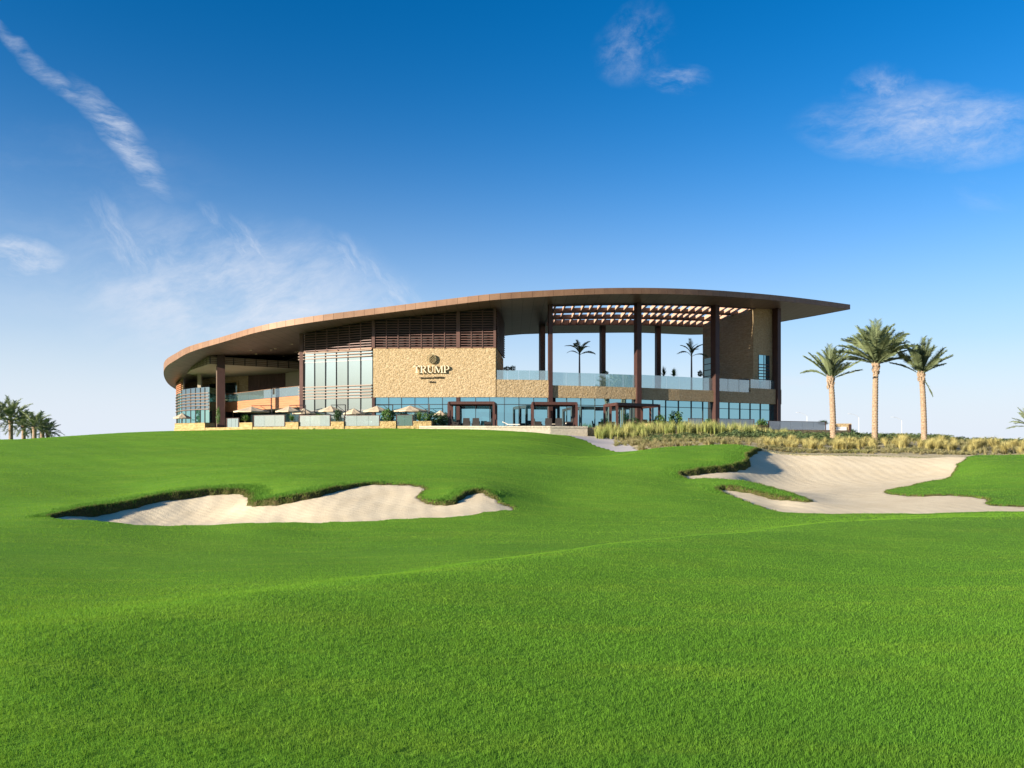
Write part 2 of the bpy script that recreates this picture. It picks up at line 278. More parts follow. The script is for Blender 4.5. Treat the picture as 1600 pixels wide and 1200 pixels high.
class TPS:
    def __init__(s, pts, lam=2e-3):
        s.p = s.tr(np.array([U(p[0], p[1]) for p in pts]), np.array([p[1] for p in pts]), raw=np.array([p[0] for p in pts])); z = np.array([p[2] for p in pts]); n = len(z)
        K = s.k(s.p, s.p) + lam * np.eye(n); P = np.c_[np.ones(n), s.p]
        A = np.block([[K, P], [P.T, np.zeros((3, 3))]]); s.w = np.linalg.solve(A, np.r_[z, np.zeros(3)])
    @staticmethod
    def tr(X, Y, raw=None): return np.c_[X / Y * 12.5, 8.0 * np.log(Y)]
    @staticmethod
    def k(a, b):
        d2 = ((a[:, None, :] - b[None, :, :]) ** 2).sum(-1); return 0.5 * d2 * np.log(d2 + 1e-12)
    def __call__(s, X, Y):
        q = s.tr(np.asarray(X, float), np.asarray(Y, float)); out = np.empty(len(q))
        for i in range(0, len(q), 20000):
            c = q[i:i + 20000]; out[i:i + 20000] = s.k(c, s.p) @ s.w[:-3] + s.w[-3] + c @ s.w[-2:]
        return out
def outline(B, n=8):
    P = np.array([(U(x, Y), Y) for x, v, Y, h in B]); out = []
    k = len(P)
    for i in range(k):
        p0, p1, p2, p3 = P[i - 1], P[i], P[(i + 1) % k], P[(i + 2) % k]
        for t in np.arange(n) / n: out.append(0.5 * (2 * p1 + (p2 - p0) * t + (2 * p0 - 5 * p1 + 4 * p2 - p3) * t * t + (3 * p1 - p0 - 3 * p2 + p3) * t ** 3))
    out = np.array(out); s = np.arange(len(out))
    d = np.roll(out, -1, 0) - np.roll(out, 1, 0); nn = np.c_[d[:, 1], -d[:, 0]]; nn /= np.linalg.norm(nn, axis=1)[:, None] + 1e-9
    return out + nn * (0.05 * np.sin(s * 1.7) + 0.05 * np.sin(s * 0.63 + 1) + np.random.normal(0, 0.02, len(s)))[:, None]
def inside(X, Y, poly):
    r = np.zeros(len(X), bool); k = len(poly)
    for i in range(k):
        x0, y0 = poly[i]; x1, y1 = poly[(i + 1) % k]
        if y0 == y1: continue
        c = ((y0 > Y) != (y1 > Y)) & (X < (x1 - x0) * (Y - y0) / (y1 - y0) + x0); r ^= c
    return r
def sdist(X, Y, poly):                  # positive inside
    d = np.full(len(X), 1e9); k = len(poly)
    for i in range(k):
        a = poly[i]; b = poly[(i + 1) % k]; e = b - a; t = np.clip(((X - a[0]) * e[0] + (Y - a[1]) * e[1]) / (e @ e + 1e-12), 0, 1)
        d = np.minimum(d, np.hypot(X - a[0] - t * e[0], Y - a[1] - t * e[1]))
    return np.where(inside(X, Y, poly), d, -d)
OUT = [outline(BK1), outline(BK2)]
LAND = TPS(CP)
SAND = [TPS([(x, Y, ZV(v, Y)) for x, v, Y, h in B] + [(x, Y, ZV(v, Y)) for x, v, Y in I], 2e-3) for B, I in ((BK1, IN1), (BK2, IN2))]
def undulate(X, Y):
    a = 0.012 * np.sin(X * 0.35 + Y * 0.5 + 1.3 * np.sin(Y * 0.21)) + 0.014 * np.sin(X * 0.21 - Y * 0.43 + 2) + 0.030 * np.sin(Y * 1.05 + 0.22 * X + 1.5 * np.sin(X * 0.17 + Y * 0.06)) * np.clip((Y - 37) / 8, 0, 1) + 0.055 * np.sin(Y * 0.52 + 0.12 * X + 1.2 * np.sin(X * 0.11)) * np.clip((Y - 36) / 10, 0, 1)
    return a * np.clip((Y - 5) / 10, 0, 1) * np.clip((100 - Y) / 20, 0, 1)
def land_z(X, Y, cut=False):
    X = np.atleast_1d(np.asarray(X, float)); Y = np.atleast_1d(np.asarray(Y, float))
    z = LAND(X, Y) + undulate(X, Y)
    if cut:
        for P, S in zip(OUT, SAND):
            lo, hi = P.min(0) - 1, P.max(0) + 1
            m = (X > lo[0]) & (X < hi[0]) & (Y > lo[1]) & (Y < hi[1])
            d = sdist(X[m], Y[m], P); zs = S(X[m], Y[m]); t = np.clip(d / 0.30, 0, 1); t = t * t * (3 - 2 * t)
            z[m] = np.where(d > 0, z[m] * (1 - t) + (np.minimum(z[m], zs) - 0.5) * t, z[m])
    return z
def gz(x, Y): return float(land_z([x], [Y])[0])

us = np.concatenate([np.linspace(-1.25, -0.80, 40, endpoint=False), np.linspace(-0.80, 0.80, 640, endpoint=False), np.linspace(0.80, 1.25, 41)])
ys = np.concatenate([np.geomspace(2.0, 26, 110, endpoint=False), np.linspace(26, 54, 290, endpoint=False), np.geomspace(54, 128, 100), [132, 140]])
UU, YY = np.meshgrid(us, ys); XX = (UU * YY).ravel(); YF = YY.ravel()
ZZ = land_z(XX, YF, True)
edge = (np.abs(UU.ravel()) > 1.2) | (YF > 129); ZZ[edge] -= 3.5
nu, ny = len(us), len(ys)
idx = np.arange(nu * ny).reshape(ny, nu)
Q = np.stack([idx[:-1, :-1], idx[:-1, 1:], idx[1:, 1:], idx[1:, :-1]], -1).reshape(-1, 4)
cx = XX[Q].mean(1); cy = YF[Q].mean(1)
NATIVE = np.array([(U(x, Y), Y) for x, Y in [(880,83.5),(915,80),(940,72),(985,63.5),(1010,60),(1060,57),(1140,55.6),(1183,53.2),(1197,52.3),(1300,52.4),(1400,52.4),(1490,51.5),(1512,52.3),(1540,54.5),(1700,56),(2360,57),(2360,139),(1250,139),(880,139)]])
nat = inside(cx, cy, NATIVE)
lip = np.zeros(len(Q), bool)
for P in OUT:
    mm_ = (cy > P[:, 1].min()) & (cy < P[:, 1].max()); ii_ = np.where(mm_)[0]; lip[ii_[inside(cx[ii_], cy[ii_], P)]] = True
lip &= ~nat
V = np.c_[XX, YF, ZZ]
def sub_mesh(name, mask, m):
    q = Q[mask]; u, inv = np.unique(q, return_inverse=True); me = arr_mesh(name, V[u], inv.reshape(q.shape), m); me.polygons.foreach_set('use_smooth', [True] * len(me.polygons)); return me
tag(link('fairway', sub_mesh('fairway', ~nat & ~lip, 'turf')), kind='structure')
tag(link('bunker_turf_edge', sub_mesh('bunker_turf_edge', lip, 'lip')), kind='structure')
tag(link('native_ground', sub_mesh('native_ground', nat, 'native')), kind='structure')
MB().prism([(6000 * math.cos(a), 6000 * math.sin(a)) for a in np.linspace(0, 2 * math.pi, 48, endpoint=False)], -5.0, -4.2).build('ground', 'far')
tag(bpy.data.objects['ground'], kind='structure')
for P, S, lab in ((OUT[0], SAND[0], 'l'), (OUT[1], SAND[1], 'r')):
    lo, hi = P.min(0) - 0.5, P.max(0) + 0.5
    gx = np.arange(lo[0], hi[0], 0.12); gy = np.arange(lo[1], hi[1], 0.12); A, B = np.meshgrid(gx, gy); a, b = A.ravel(), B.ravel()
    d = sdist(a, b, P); z = S(a, b) + 0.004 * np.sin(a * 9 + 5 * np.sin(b * 0.7) + b * 3) + np.random.normal(0, 0.003, len(a))
    z = np.where(d < 0.0, z - 0.3 * np.clip(-d / 0.25, 0, 1) - 0.02, z)
    ii = np.arange(len(a)).reshape(A.shape); q = np.stack([ii[:-1, :-1], ii[:-1, 1:], ii[1:, 1:], ii[1:, :-1]], -1).reshape(-1, 4)
    q = q[(d[q] > -0.3).all(1)]; u, inv = np.unique(q, return_inverse=True)
    me = arr_mesh('bunker_sand', np.c_[a, b, z][u], inv.reshape(q.shape), 'sand'); me.polygons.foreach_set('use_smooth', [True] * len(me.polygons))
    o = tag(link('bunker_sand', me), kind='structure')
    o['label'] = 'pale raked sand of the long bunker below the terrace' if lab == 'l' else 'pale sand bowl of the deep bunker below the three palms'
# paved path between the green and the planting
PATH = np.array([(U(x, Y), Y) for x, Y in [(882,82),(900,76.5),(930,70),(970,63.5),(1000,62),(992,66),(985,70),(972,75),(960,82)]])
gx = np.arange(PATH[:, 0].min() - .3, PATH[:, 0].max() + .3, 0.25); gy = np.arange(61, 83, 0.25); A, B = np.meshgrid(gx, gy); a, b = A.ravel(), B.ravel()
ii = np.arange(len(a)).reshape(A.shape); q = np.stack([ii[:-1, :-1], ii[:-1, 1:], ii[1:, 1:], ii[1:, :-1]], -1).reshape(-1, 4); q = q[inside(a[q].mean(1), b[q].mean(1), PATH)]
u, inv = np.unique(q, return_inverse=True); me = arr_mesh('path', np.c_[a, b, land_z(a, b) + 0.05][u], inv.reshape(q.shape), 'path'); me.polygons.foreach_set('use_smooth', [True] * len(me.polygons)); tag(link('path', me), kind='structure')

# ------------------------------------------------------------------ blades of turf near the camera, rough fringe on the bunker lips
def blades(X, Y, Z, h, wd, lean, jit=0.35):
    n = len(X); a = np.random.uniform(0, 2 * np.pi, n); la = np.random.uniform(0, 2 * np.pi, n); ln = lean * np.random.uniform(0.2, 1, n)
    cx_, sx_ = np.cos(a) * wd / 2, np.sin(a) * wd / 2; hh = h * np.random.uniform(1 - jit, 1 + jit, n)
    v = np.empty((n, 3, 3)); v[:, 0] = np.c_[X - cx_, Y - sx_, Z - 0.004]; v[:, 1] = np.c_[X + cx_, Y + sx_, Z - 0.004]; v[:, 2] = np.c_[X + np.cos(la) * ln * hh, Y + np.sin(la) * ln * hh, Z + hh]
    return v.reshape(-1, 3), np.arange(3 * n).reshape(-1, 3)
n = 800000
Y = np.exp(np.random.uniform(np.log(4.3), np.log(27), n)); X = np.random.uniform(-0.86, 0.86, n) * Y

kk = np.random.normal(0, 1, (2, n)); 
keep = np.ones(n, bool)
for P in OUT: keep &= sdist(X, Y, P) < -0.05 if False else ~inside(X, Y, P)
keep &= np.random.rand(n) < np.clip((28 - Y) / 14, 0.05, 1)
X, Y = X[keep], Y[keep]
sc = np.clip(Y / 6.0, 1, 2.2)
def vnoise(x, y):
    xi, yi = np.floor(x).astype(int), np.floor(y).astype(int); fx_, fy_ = x - xi, y - yi; fx_ = fx_ * fx_ * (3 - 2 * fx_); fy_ = fy_ * fy_ * (3 - 2 * fy_)
    h = lambda a, b: ((np.sin(a * 127.1 + b * 311.7) * 43758.5453) % 1.0)
    return (h(xi, yi) * (1 - fx_) + h(xi + 1, yi) * fx_) * (1 - fy_) + (h(xi, yi + 1) * (1 - fx_) + h(xi + 1, yi + 1) * fx_) * fy_
hmod = 0.40 + 0.8 * vnoise(X / 0.045, Y / 0.045) + 0.5 * vnoise(X / 0.16 + 9, Y / 0.16)
Vb, Tb = blades(X, Y, land_z(X, Y), 0.025 * (1 + (hmod - 1) * np.clip(7.5 / Y, 0, 1)) * np.clip(9 / Y, 0.5, 1), 0.0041 * sc, 0.7)
n2 = 420000; Y2 = np.exp(np.random.uniform(np.log(20), np.log(88), n2)); X2 = np.random.uniform(-0.9, 0.9, n2) * Y2
kp = ~inside(X2, Y2, NATIVE) & (np.random.rand(n2) < np.clip((Y2 - 18) / 10, 0, 1))
for P in OUT: kp &= ~inside(X2, Y2, P)
kp &= ~inside(X2, Y2, np.array([(U(x, Y), Y) for x, Y in [(250, 96), (400, 87.4), (500, 84), (660, 81.2), (860, 81.6), (880, 120), (250, 120)]])) & ~inside(X2, Y2, np.array([(U(x, Y), Y) for x, Y in [(882,82.5),(900,76.5),(930,70),(970,63.5),(1000,62),(992,66),(985,70),(972,75),(960,82.5)]]))
X2, Y2 = X2[kp], Y2[kp]; hm2 = 0.5 + vnoise(X2 / 0.5, Y2 / 0.5)
V2, T2_ = blades(X2, Y2, land_z(X2, Y2), 0.020 * hm2 + 0.00022 * Y2, 0.006 + 0.00034 * Y2, 0.8)
Tb = np.vstack([Tb, T2_ + len(Vb)]); Vb = np.vstack([Vb, V2])
tag(link('turf_blades', arr_mesh('turf_blades', Vb, Tb, 'blade')), 'short mown grass blades covering the fairway', 'grass', kind='stuff')
px, py, ph = [], [], []
for P, B in zip(OUT, (BK1, BK2)):
    hh = np.repeat([b[3] for b in B], 8); k = len(P); seg = np.linalg.norm(np.roll(P, -1, 0) - P, axis=1)
    for i in range(k):
        c = int(seg[i] * (300 if hh[i] > 0.1 else 90)) if i // 8 >= (8 if B is BK1 else 6) else 0; t = np.random.rand(c)[:, None]; p = P[i] * (1 - t) + P[(i + 1) % k] * t
        e = P[(i + 1) % k] - P[i]; nr = np.array([e[1], -e[0]]) / (np.linalg.norm(e) + 1e-9)
        if inside(np.array([P[i][0] + nr[0] * .05]), np.array([P[i][1] + nr[1] * .05]), P)[0]: nr = -nr
        p = p + nr * np.random.uniform(-0.16, 0.10, c)[:, None]; px.append(p[:, 0]); py.append(p[:, 1]); ph.append(np.full(c, 0.05 + 0.16 * min(hh[i], .4)))
X, Y, H = map(np.concatenate, (px, py, ph))
Vb, Tb = blades(X, Y, land_z(X, Y, True), H, 0.022, 0.9)
Vf, Tf = Vb, Tb
px, py, ph = [], [], []
for P, B in zip(OUT, (BK1, BK2)):
    hh = np.repeat([b[3] for b in B], 8); lo, hi = P.min(0) - 2.2, P.max(0) + 2.2
    a = np.random.uniform(lo[0], hi[0], 330000); b = np.random.uniform(lo[1], hi[1], 330000)
    dd = ((a[:, None] - P[None, ::2, 0]) ** 2 + (b[:, None] - P[None, ::2, 1]) ** 2); j = dd.argmin(1); d = np.sqrt(dd[np.arange(len(a)), j]); hj = hh[::2][j]
    k = ~inside(a, b, P) & ~inside(a, b, NATIVE) & (hj > 0.11) & (d < 0.3 + 4.5 * hj * np.random.rand(len(a))) & (j * 2 >= (64 if B is BK1 else 40))
    px.append(a[k]); py.append(b[k]); ph.append(0.035 + 0.05 * np.random.rand(k.sum()))
X, Y, H = map(np.concatenate, (px, py, ph))
Vr, Tr = blades(X, Y, land_z(X, Y), H, 0.020, 0.9)
M['rough'] = mat('rough_blade', (0.075, 0.19, 0.022), 0.7, spec=0.1, col2=(0.12, 0.24, 0.03), scale=1.5, trans=(0.11, 0.24, 0.03))
tag(link('rough_grass', arr_mesh('rough_grass', Vr, Tr, 'rough')), 'longer rough grass on the banks above the bunkers', 'grass', kind='stuff')
Vb, Tb = Vf, Tf
tag(link('bunker_fringe_grass', arr_mesh('bunker_fringe_grass', Vb, Tb, 'fringe')), 'rough uneven grass fringing the lips of both bunkers', 'grass', kind='stuff')
# ------------------------------------------------------------------ building materials
def stone_material(name, ca, cb, cc, bump=1.0):
    m = bpy.data.materials.new(name); m.use_nodes = True; t = m.node_tree; B = t.nodes['Principled BSDF']
    g = t.nodes.new('ShaderNodeNewGeometry'); s = t.nodes.new('ShaderNodeSeparateXYZ'); t.links.new(g.outputs['Position'], s.inputs[0])
    ad = t.nodes.new('ShaderNodeMath'); ad.operation = 'MULTIPLY_ADD'; t.links.new(s.outputs[1], ad.inputs[0]); ad.inputs[1].default_value = 0.7; t.links.new(s.outputs[0], ad.inputs[2])
    c = t.nodes.new('ShaderNodeCombineXYZ'); t.links.new(ad.outputs[0], c.inputs[0]); t.links.new(s.outputs[2], c.inputs[1])
    def noise(sc, det=5, st=(1, 1, 1)):
        mp = t.nodes.new('ShaderNodeMapping'); mp.inputs['Scale'].default_value = st; t.links.new(c.outputs[0], mp.inputs[0])
        n = t.nodes.new('ShaderNodeTexNoise'); n.inputs['Scale'].default_value = sc; n.inputs['Detail'].default_value = det; n.inputs['Roughness'].default_value = 0.65; t.links.new(mp.outputs[0], n.inputs['Vector']); return n.outputs['Fac']
    def rng(f, a, b):
        r = t.nodes.new('ShaderNodeMapRange'); r.inputs[1].default_value = a; r.inputs[2].default_value = b; t.links.new(f, r.inputs[0]); return r.outputs[0]
    def mix(f, x, y):
        n = t.nodes.new('ShaderNodeMix'); n.data_type = 'RGBA'; t.links.new(f, n.inputs[0])
        for i, q in ((6, x), (7, y)):
            if isinstance(q, tuple): n.inputs[i].default_value = (*q, 1)
            else: t.links.new(q, n.inputs[i])
        return n.outputs[2]
    vo = t.nodes.new('ShaderNodeTexVoronoi'); vo.inputs['Scale'].default_value = 1.0; vo.inputs['Randomness'].default_value = 0.95
    vmp = t.nodes.new('ShaderNodeMapping'); vmp.inputs['Scale'].default_value = (3.2, 6.4, 1); t.links.new(c.outputs[0], vmp.inputs[0]); t.links.new(vmp.outputs[0], vo.inputs['Vector'])
    vs_ = t.nodes.new('ShaderNodeSeparateXYZ'); t.links.new(vo.outputs['Color'], vs_.inputs[0])
    br = t.nodes.new('ShaderNodeTexBrick'); br.inputs['Scale'].default_value = 1.0; br.inputs['Brick Width'].default_value = 0.52; br.inputs['Row Height'].default_value = 0.24; br.inputs['Mortar Size'].default_value = 0.014; br.inputs['Mortar Smooth'].default_value = 0.4
    br.inputs['Color1'].default_value = (0.2, 0.2, 0.2, 1); br.inputs['Color2'].default_value = (0.9, 0.9, 0.9, 1); br.inputs['Mortar'].default_value = (0, 0, 0, 1); t.links.new(c.outputs[0], br.inputs['Vector'])
    col = mix(vs_.outputs[0], ca, cb); col = mix(rng(noise(3.6, 6, (1, 1.5, 1)), 0.45, 0.72), col, cc)
    t.links.new(col, B.inputs['Base Color']); B.inputs['Roughness'].default_value = 0.9; B.inputs['Specular IOR Level'].default_value = 0.15
    h = t.nodes.new('ShaderNodeMath'); h.operation = 'MULTIPLY_ADD'; t.links.new(noise(6.5, 6), h.inputs[0]); h.inputs[1].default_value = 1.0
    inv = t.nodes.new('ShaderNodeMath'); inv.operation = 'MULTIPLY'; t.links.new(vo.outputs['Distance'], inv.inputs[0]); inv.inputs[1].default_value = -0.45; t.links.new(inv.outputs[0], h.inputs[2])
    bp = t.nodes.new('ShaderNodeBump'); bp.inputs['Strength'].default_value = bump; bp.inputs['Distance'].default_value = 0.16; t.links.new(h.outputs[0], bp.inputs['Height']); t.links.new(bp.outputs[0], B.inputs['Normal'])
    return m
M['stone'] = stone_material('honey_stone', (0.36, 0.265, 0.145), (0.45, 0.345, 0.205), (0.28, 0.19, 0.09), 0.8)
M['yellow_stone'] = stone_material('planter_stone', (0.34, 0.245, 0.105), (0.43, 0.32, 0.155), (0.24, 0.155, 0.055), 1.0)
M['pale_stone'] = stone_material('coping_stone', (0.50, 0.44, 0.34), (0.56, 0.49, 0.38), (0.44, 0.37, 0.27), 0.3)
M['bronze'] = mat('bronze_panel', (0.225, 0.128, 0.074), 0.55, 0.15, spec=0.3, col2=(0.18, 0.098, 0.056), scale=0.6)
M['brown'] = mat('brown_metal', (0.056, 0.025, 0.019), 0.5, 0.1, col2=(0.045, 0.02, 0.0155), scale=1.0)
M['slat'] = mat('louvre_brown', (0.115, 0.058, 0.045), 0.55, 0.1, col2=(0.09, 0.046, 0.036), scale=0.8)
M['timber'] = mat('warm_timber', (0.40, 0.165, 0.075), 0.6, col2=(0.32, 0.13, 0.058), scale=1.5, stretch=(0.3, 0.3, 6))
M['pergola_wood'] = mat('pergola_wood', (0.065, 0.025, 0.018), 0.55, col2=(0.05, 0.019, 0.014), scale=2, stretch=(2, 2, 0.4))
M['blade_wood'] = mat('pergola_blade', (0.55, 0.34, 0.22), 0.6, col2=(0.47, 0.28, 0.18), scale=1)
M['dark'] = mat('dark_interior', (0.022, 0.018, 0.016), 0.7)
M['mullion'] = mat('dark_aluminium', (0.05, 0.045, 0.042), 0.35, 0.5)
M['plaster'] = mat('cream_plaster', (0.36, 0.31, 0.23), 0.85, col2=(0.32, 0.275, 0.20), scale=0.6)
M['fin'] = mat('bronze_fin', (0.17, 0.115, 0.08), 0.55, 0.1)
M['white'] = mat('white_render', (0.72, 0.71, 0.68), 0.8, col2=(0.66, 0.65, 0.61), scale=0.8)
M['letter'] = mat('sign_metal', (0.72, 0.62, 0.42), 0.4, 0.2)
M['script_letter'] = mat('sign_dark_metal', (0.10, 0.075, 0.045), 0.4, 0.6)
M['paving'] = mat('terrace_paving', (0.42, 0.38, 0.32), 0.85, col2=(0.37, 0.33, 0.27), scale=0.9)
M['wicker'] = mat('dark_wicker', (0.022, 0.017, 0.014), 0.7, bump=0.4, bscale=30)
M['cushion'] = mat('cream_cushion', (0.62, 0.57, 0.48), 0.9)
M['canvas'] = mat('parasol_canvas', (0.50, 0.40, 0.27), 0.9, col2=(0.45, 0.36, 0.24), scale=1.5)
def soffit_mat():
    m = mat('soffit_panel', (0.17, 0.115, 0.09), 0.45, 0.1); t = m.node_tree; B = t.nodes['Principled BSDF']
    g = t.nodes.new('ShaderNodeNewGeometry'); br = t.nodes.new('ShaderNodeTexBrick'); br.offset = 0.0
    br.inputs['Scale'].default_value = 1; br.inputs['Brick Width'].default_value = 1.2; br.inputs['Row Height'].default_value = 2.4; br.inputs['Mortar Size'].default_value = 0.035
    br.inputs['Color1'].default_value = (0.175, 0.12, 0.095, 1); br.inputs['Color2'].default_value = (0.145, 0.098, 0.078, 1); br.inputs['Mortar'].default_value = (0.05, 0.035, 0.028, 1)
    t.links.new(g.outputs['Position'], br.inputs['Vector']); t.links.new(br.outputs['Color'], B.inputs['Base Color']); return m
M['soffit'] = soffit_mat()
def solar_glass(name, tint, dark, refl=0.75, rough=0.02):
    m = bpy.data.materials.new(name); m.use_nodes = True; t = m.node_tree; t.nodes.remove(t.nodes['Principled BSDF'])
    g = t.nodes.new('ShaderNodeBsdfGlossy'); g.inputs['Color'].default_value = (*tint, 1); g.inputs['Roughness'].default_value = rough
    d = t.nodes.new('ShaderNodeBsdfDiffuse'); d.inputs['Color'].default_value = (*dark, 1)
    x = t.nodes.new('ShaderNodeMixShader'); x.inputs[0].default_value = refl
    tc_ = t.nodes.new('ShaderNodeNewGeometry'); n = t.nodes.new('ShaderNodeTexNoise'); n.inputs['Scale'].default_value = 0.5; n.inputs['Detail'].default_value = 1; t.links.new(tc_.outputs['Position'], n.inputs['Vector'])
    bp = t.nodes.new('ShaderNodeBump'); bp.inputs['Strength'].default_value = 0.05; bp.inputs['Distance'].default_value = 0.05; t.links.new(n.outputs['Fac'], bp.inputs['Height']); t.links.new(bp.outputs[0], g.inputs['Normal'])
    t.links.new(d.outputs[0], x.inputs[1]); t.links.new(g.outputs[0], x.inputs[2]); t.links.new(x.outputs[0], t.nodes['Material Output'].inputs[0]); return m
M['glass'] = solar_glass('curtain_glass', (0.40, 0.72, 0.78), (0.02, 0.07, 0.09), 0.70)
M['pale_glass'] = solar_glass('pale_curtain_glass', (0.36, 0.43, 0.46), (0.08, 0.12, 0.13), 0.74)
M['teal_glass'] = solar_glass('teal_curtain_glass', (0.60, 0.90, 0.84), (0.015, 0.07, 0.06), 0.68)
M['dark_glass'] = solar_glass('dark_entrance_glass', (0.35, 0.5, 0.5), (0.01, 0.02, 0.02), 0.35)
def clear_glass(name, tint, refl=0.22, haze_=0.2, hcol=(0.5, 0.62, 0.62)):
    m = bpy.data.materials.new(name); m.use_nodes = True; t = m.node_tree; t.nodes.remove(t.nodes['Principled BSDF'])
    tr = t.nodes.new('ShaderNodeBsdfTransparent'); tr.inputs[0].default_value = (*tint, 1); g = t.nodes.new('ShaderNodeBsdfGlossy'); g.inputs['Roughness'].default_value = 0.02; d = t.nodes.new('ShaderNodeBsdfDiffuse'); d.inputs[0].default_value = (*hcol, 1)
    a = t.nodes.new('ShaderNodeMixShader'); a.inputs[0].default_value = haze_; b = t.nodes.new('ShaderNodeMixShader'); b.inputs[0].default_value = refl
    t.links.new(tr.outputs[0], a.inputs[1]); t.links.new(d.outputs[0], a.inputs[2]); t.links.new(a.outputs[0], b.inputs[1]); t.links.new(g.outputs[0], b.inputs[2]); t.links.new(b.outputs[0], t.nodes['Material Output'].inputs[0]); return m
M['rail_glass'] = clear_glass('balustrade_glass', (0.62, 0.80, 0.82), 0.30, 0.12)
M['screen_glass'] = clear_glass('windscreen_glass', (0.66, 0.80, 0.78), 0.22, 0.40, (0.36, 0.43, 0.41))

# ------------------------------------------------------------------ clubhouse: surveyed lines
ZT, ZB, ZL = 1.5, 5.0, 10.5          # terrace, underside of the stone band, foot of the louvres
def RZ(X): return 15.2 + 0.088 * X - 0.0004 * X * X      # soffit height, the roof climbs to the right
def on_roof(x, v):
    lo, hi = 40.0, 220.0
    for _ in range(60):
        m_ = (lo + hi) / 2
        if RZ(U(x, m_)) > ZV(v, m_): lo = m_
        else: hi = m_
    return (U(x, lo), lo)
front_px = [(274,607.5),(266,602),(260,595),(256.5,586),(257,578),(262,571),(275,562.5),(292,552.5),(315,544),(340,536.8),(370,528),(400,519.5),(440,511),(500,501.5),(560,494),(620,486.5),(700,476.5),(775,468),(865,462.3),(930,459.6),(1000,458.7),(1060,459.6),(1117,462),(1165,465.3),(1215,469.5),(1270,475.5),(1328,483)]
front_pl = np.array([on_roof(*p) for p in front_px])
back_pl = np.array([front_pl[0], (-57, 141), (-50, 149), (-36, 146), (-20, 134), (-8, 119), (-1, 114), (4.6, 115.3), (13, 119.6), (19.5, 123), (26, 128), (31, 131), (36, 128), (40.6, 121), (44, 116.4), front_pl[-1]])
def spline(P, n=8):
    P = np.vstack([2 * P[0] - P[1], P, 2 * P[-1] - P[-2]]); out = []
    for i in range(1, len(P) - 2):
        p0, p1, p2, p3 = P[i - 1], P[i], P[i + 1], P[i + 2]
        for t in np.arange(n) / n: out.append(0.5 * (2 * p1 + (p2 - p0) * t + (2 * p0 - 5 * p1 + 4 * p2 - p3) * t * t + (3 * p1 - p0 - 3 * p2 + p3) * t ** 3))
    return np.vstack([out, P[-2]])
front_c, back_c = spline(front_pl), spline(back_pl, 6)
hole_f = np.array([(U(x, Y), Y) for x, Y in [(861, 91.8), (930, 93.4), (1000, 96.0), (1060, 98.6), (1117, 101.6), (1170, 105.2), (1207, 108.6)]])
hole_b = np.array([(U(x, Y), Y) for x, Y in [(852, 106.6), (930, 110), (1000, 113.8), (1094, 120.6)]] + [(U(1207, 108.6), 124.5)])
HX0, HX1 = 4.55, U(1205, 108.4)
def hf(X): return float(np.interp(X, hole_f[:, 0], hole_f[:, 1]))
def hb(X): return float(np.interp(X, hole_b[:, 0], hole_b[:, 1]))
def fh(X): return 0.60 + 0.42 * min(1, max(0, (-X - 36) / 14))
club = thing('clubhouse', 'long stone and glass clubhouse under a sweeping bronze oval roof', 'building', (0, 100, ZT))

# roof: soffit and top cut into strips across the plan, with the open pergola bay left out
closed = np.vstack([front_c, back_c[::-1][1:-1]])
def span(X):
    hits = []
    for i in range(len(closed)):
        (x0, y0), (x1, y1) = closed[i], closed[(i + 1) % len(closed)]
        if (x0 > X) != (x1 > X): hits.append(y0 + (y1 - y0) * (X - x0) / (x1 - x0))
    return min(hits), max(hits)
xs = np.unique(np.round(np.concatenate([np.arange(closed[:, 0].min() + 0.02, closed[:, 0].max() - 0.02, 0.7), [closed[:, 0].max() - 0.02, HX0 - 0.005, HX0 + 0.005, HX1 - 0.005, HX1 + 0.005]]), 4))
so, tp = MB(), MB()
for xa, xb in zip(xs[:-1], xs[1:]):
    fa, ba = span(xa); fb, bb = span(xb); mid = (xa + xb) / 2
    iv = [((fa, hf(xa)), (fb, hf(xb))), ((hb(xa), ba), (hb(xb), bb))] if HX0 < mid < HX1 else [((fa, ba), (fb, bb))]
    for (a0, a1), (b0, b1) in iv:
        n = len(so.v); so.v += [(xa, a0, RZ(xa)), (xb, b0, RZ(xb)), (xb, b1, RZ(xb)), (xa, a1, RZ(xa))]; so.f.append((n + 3, n + 2, n + 1, n))
        n = len(tp.v); tp.v += [(xa, a0, RZ(xa) + fh(xa)), (xb, b0, RZ(xb) + fh(xb)), (xb, b1, RZ(xb) + fh(xb)), (xa, a1, RZ(xa) + fh(xa))]; tp.f.append((n, n + 1, n + 2, n + 3))
roof = tp.build('roof', 'bronze', club)
so.build('soffit', 'soffit', roof, smooth=False)
def resample(C, step):
    s = np.r_[0, np.cumsum(np.linalg.norm(np.diff(C, axis=0), axis=1))]; n = max(2, int(round(s[-1] / step)) + 1); t = np.linspace(0, s[-1], n); return np.c_[np.interp(t, s, C[:, 0]), np.interp(t, s, C[:, 1])]
fp = resample(front_c, 1.15)
for a, b in zip(fp[:-1], fp[1:]):
    d = (b - a) / np.linalg.norm(b - a) * 0.012; A, B = a + d, b - d
    MB().panel(A, B, RZ(A[0]) - 0.03, RZ(A[0]) + fh(A[0]) + 0.03, 0.10, 0.05, RZ(B[0]) - 0.03, RZ(B[0]) + fh(B[0]) + 0.03).build('fascia_panel', 'bronze', roof)
m = MB(); bp_ = resample(back_c, 2.0)[::-1]
for A, B in zip(bp_[:-1], bp_[1:]): m.panel(A, B, RZ(A[0]) - 0.03, RZ(A[0]) + fh(A[0]) + 0.02, 0.10, 0.04, RZ(B[0]) - 0.03, RZ(B[0]) + fh(B[0]) + 0.02)
m.build('rear_fascia', 'bronze', roof)
m = MB()
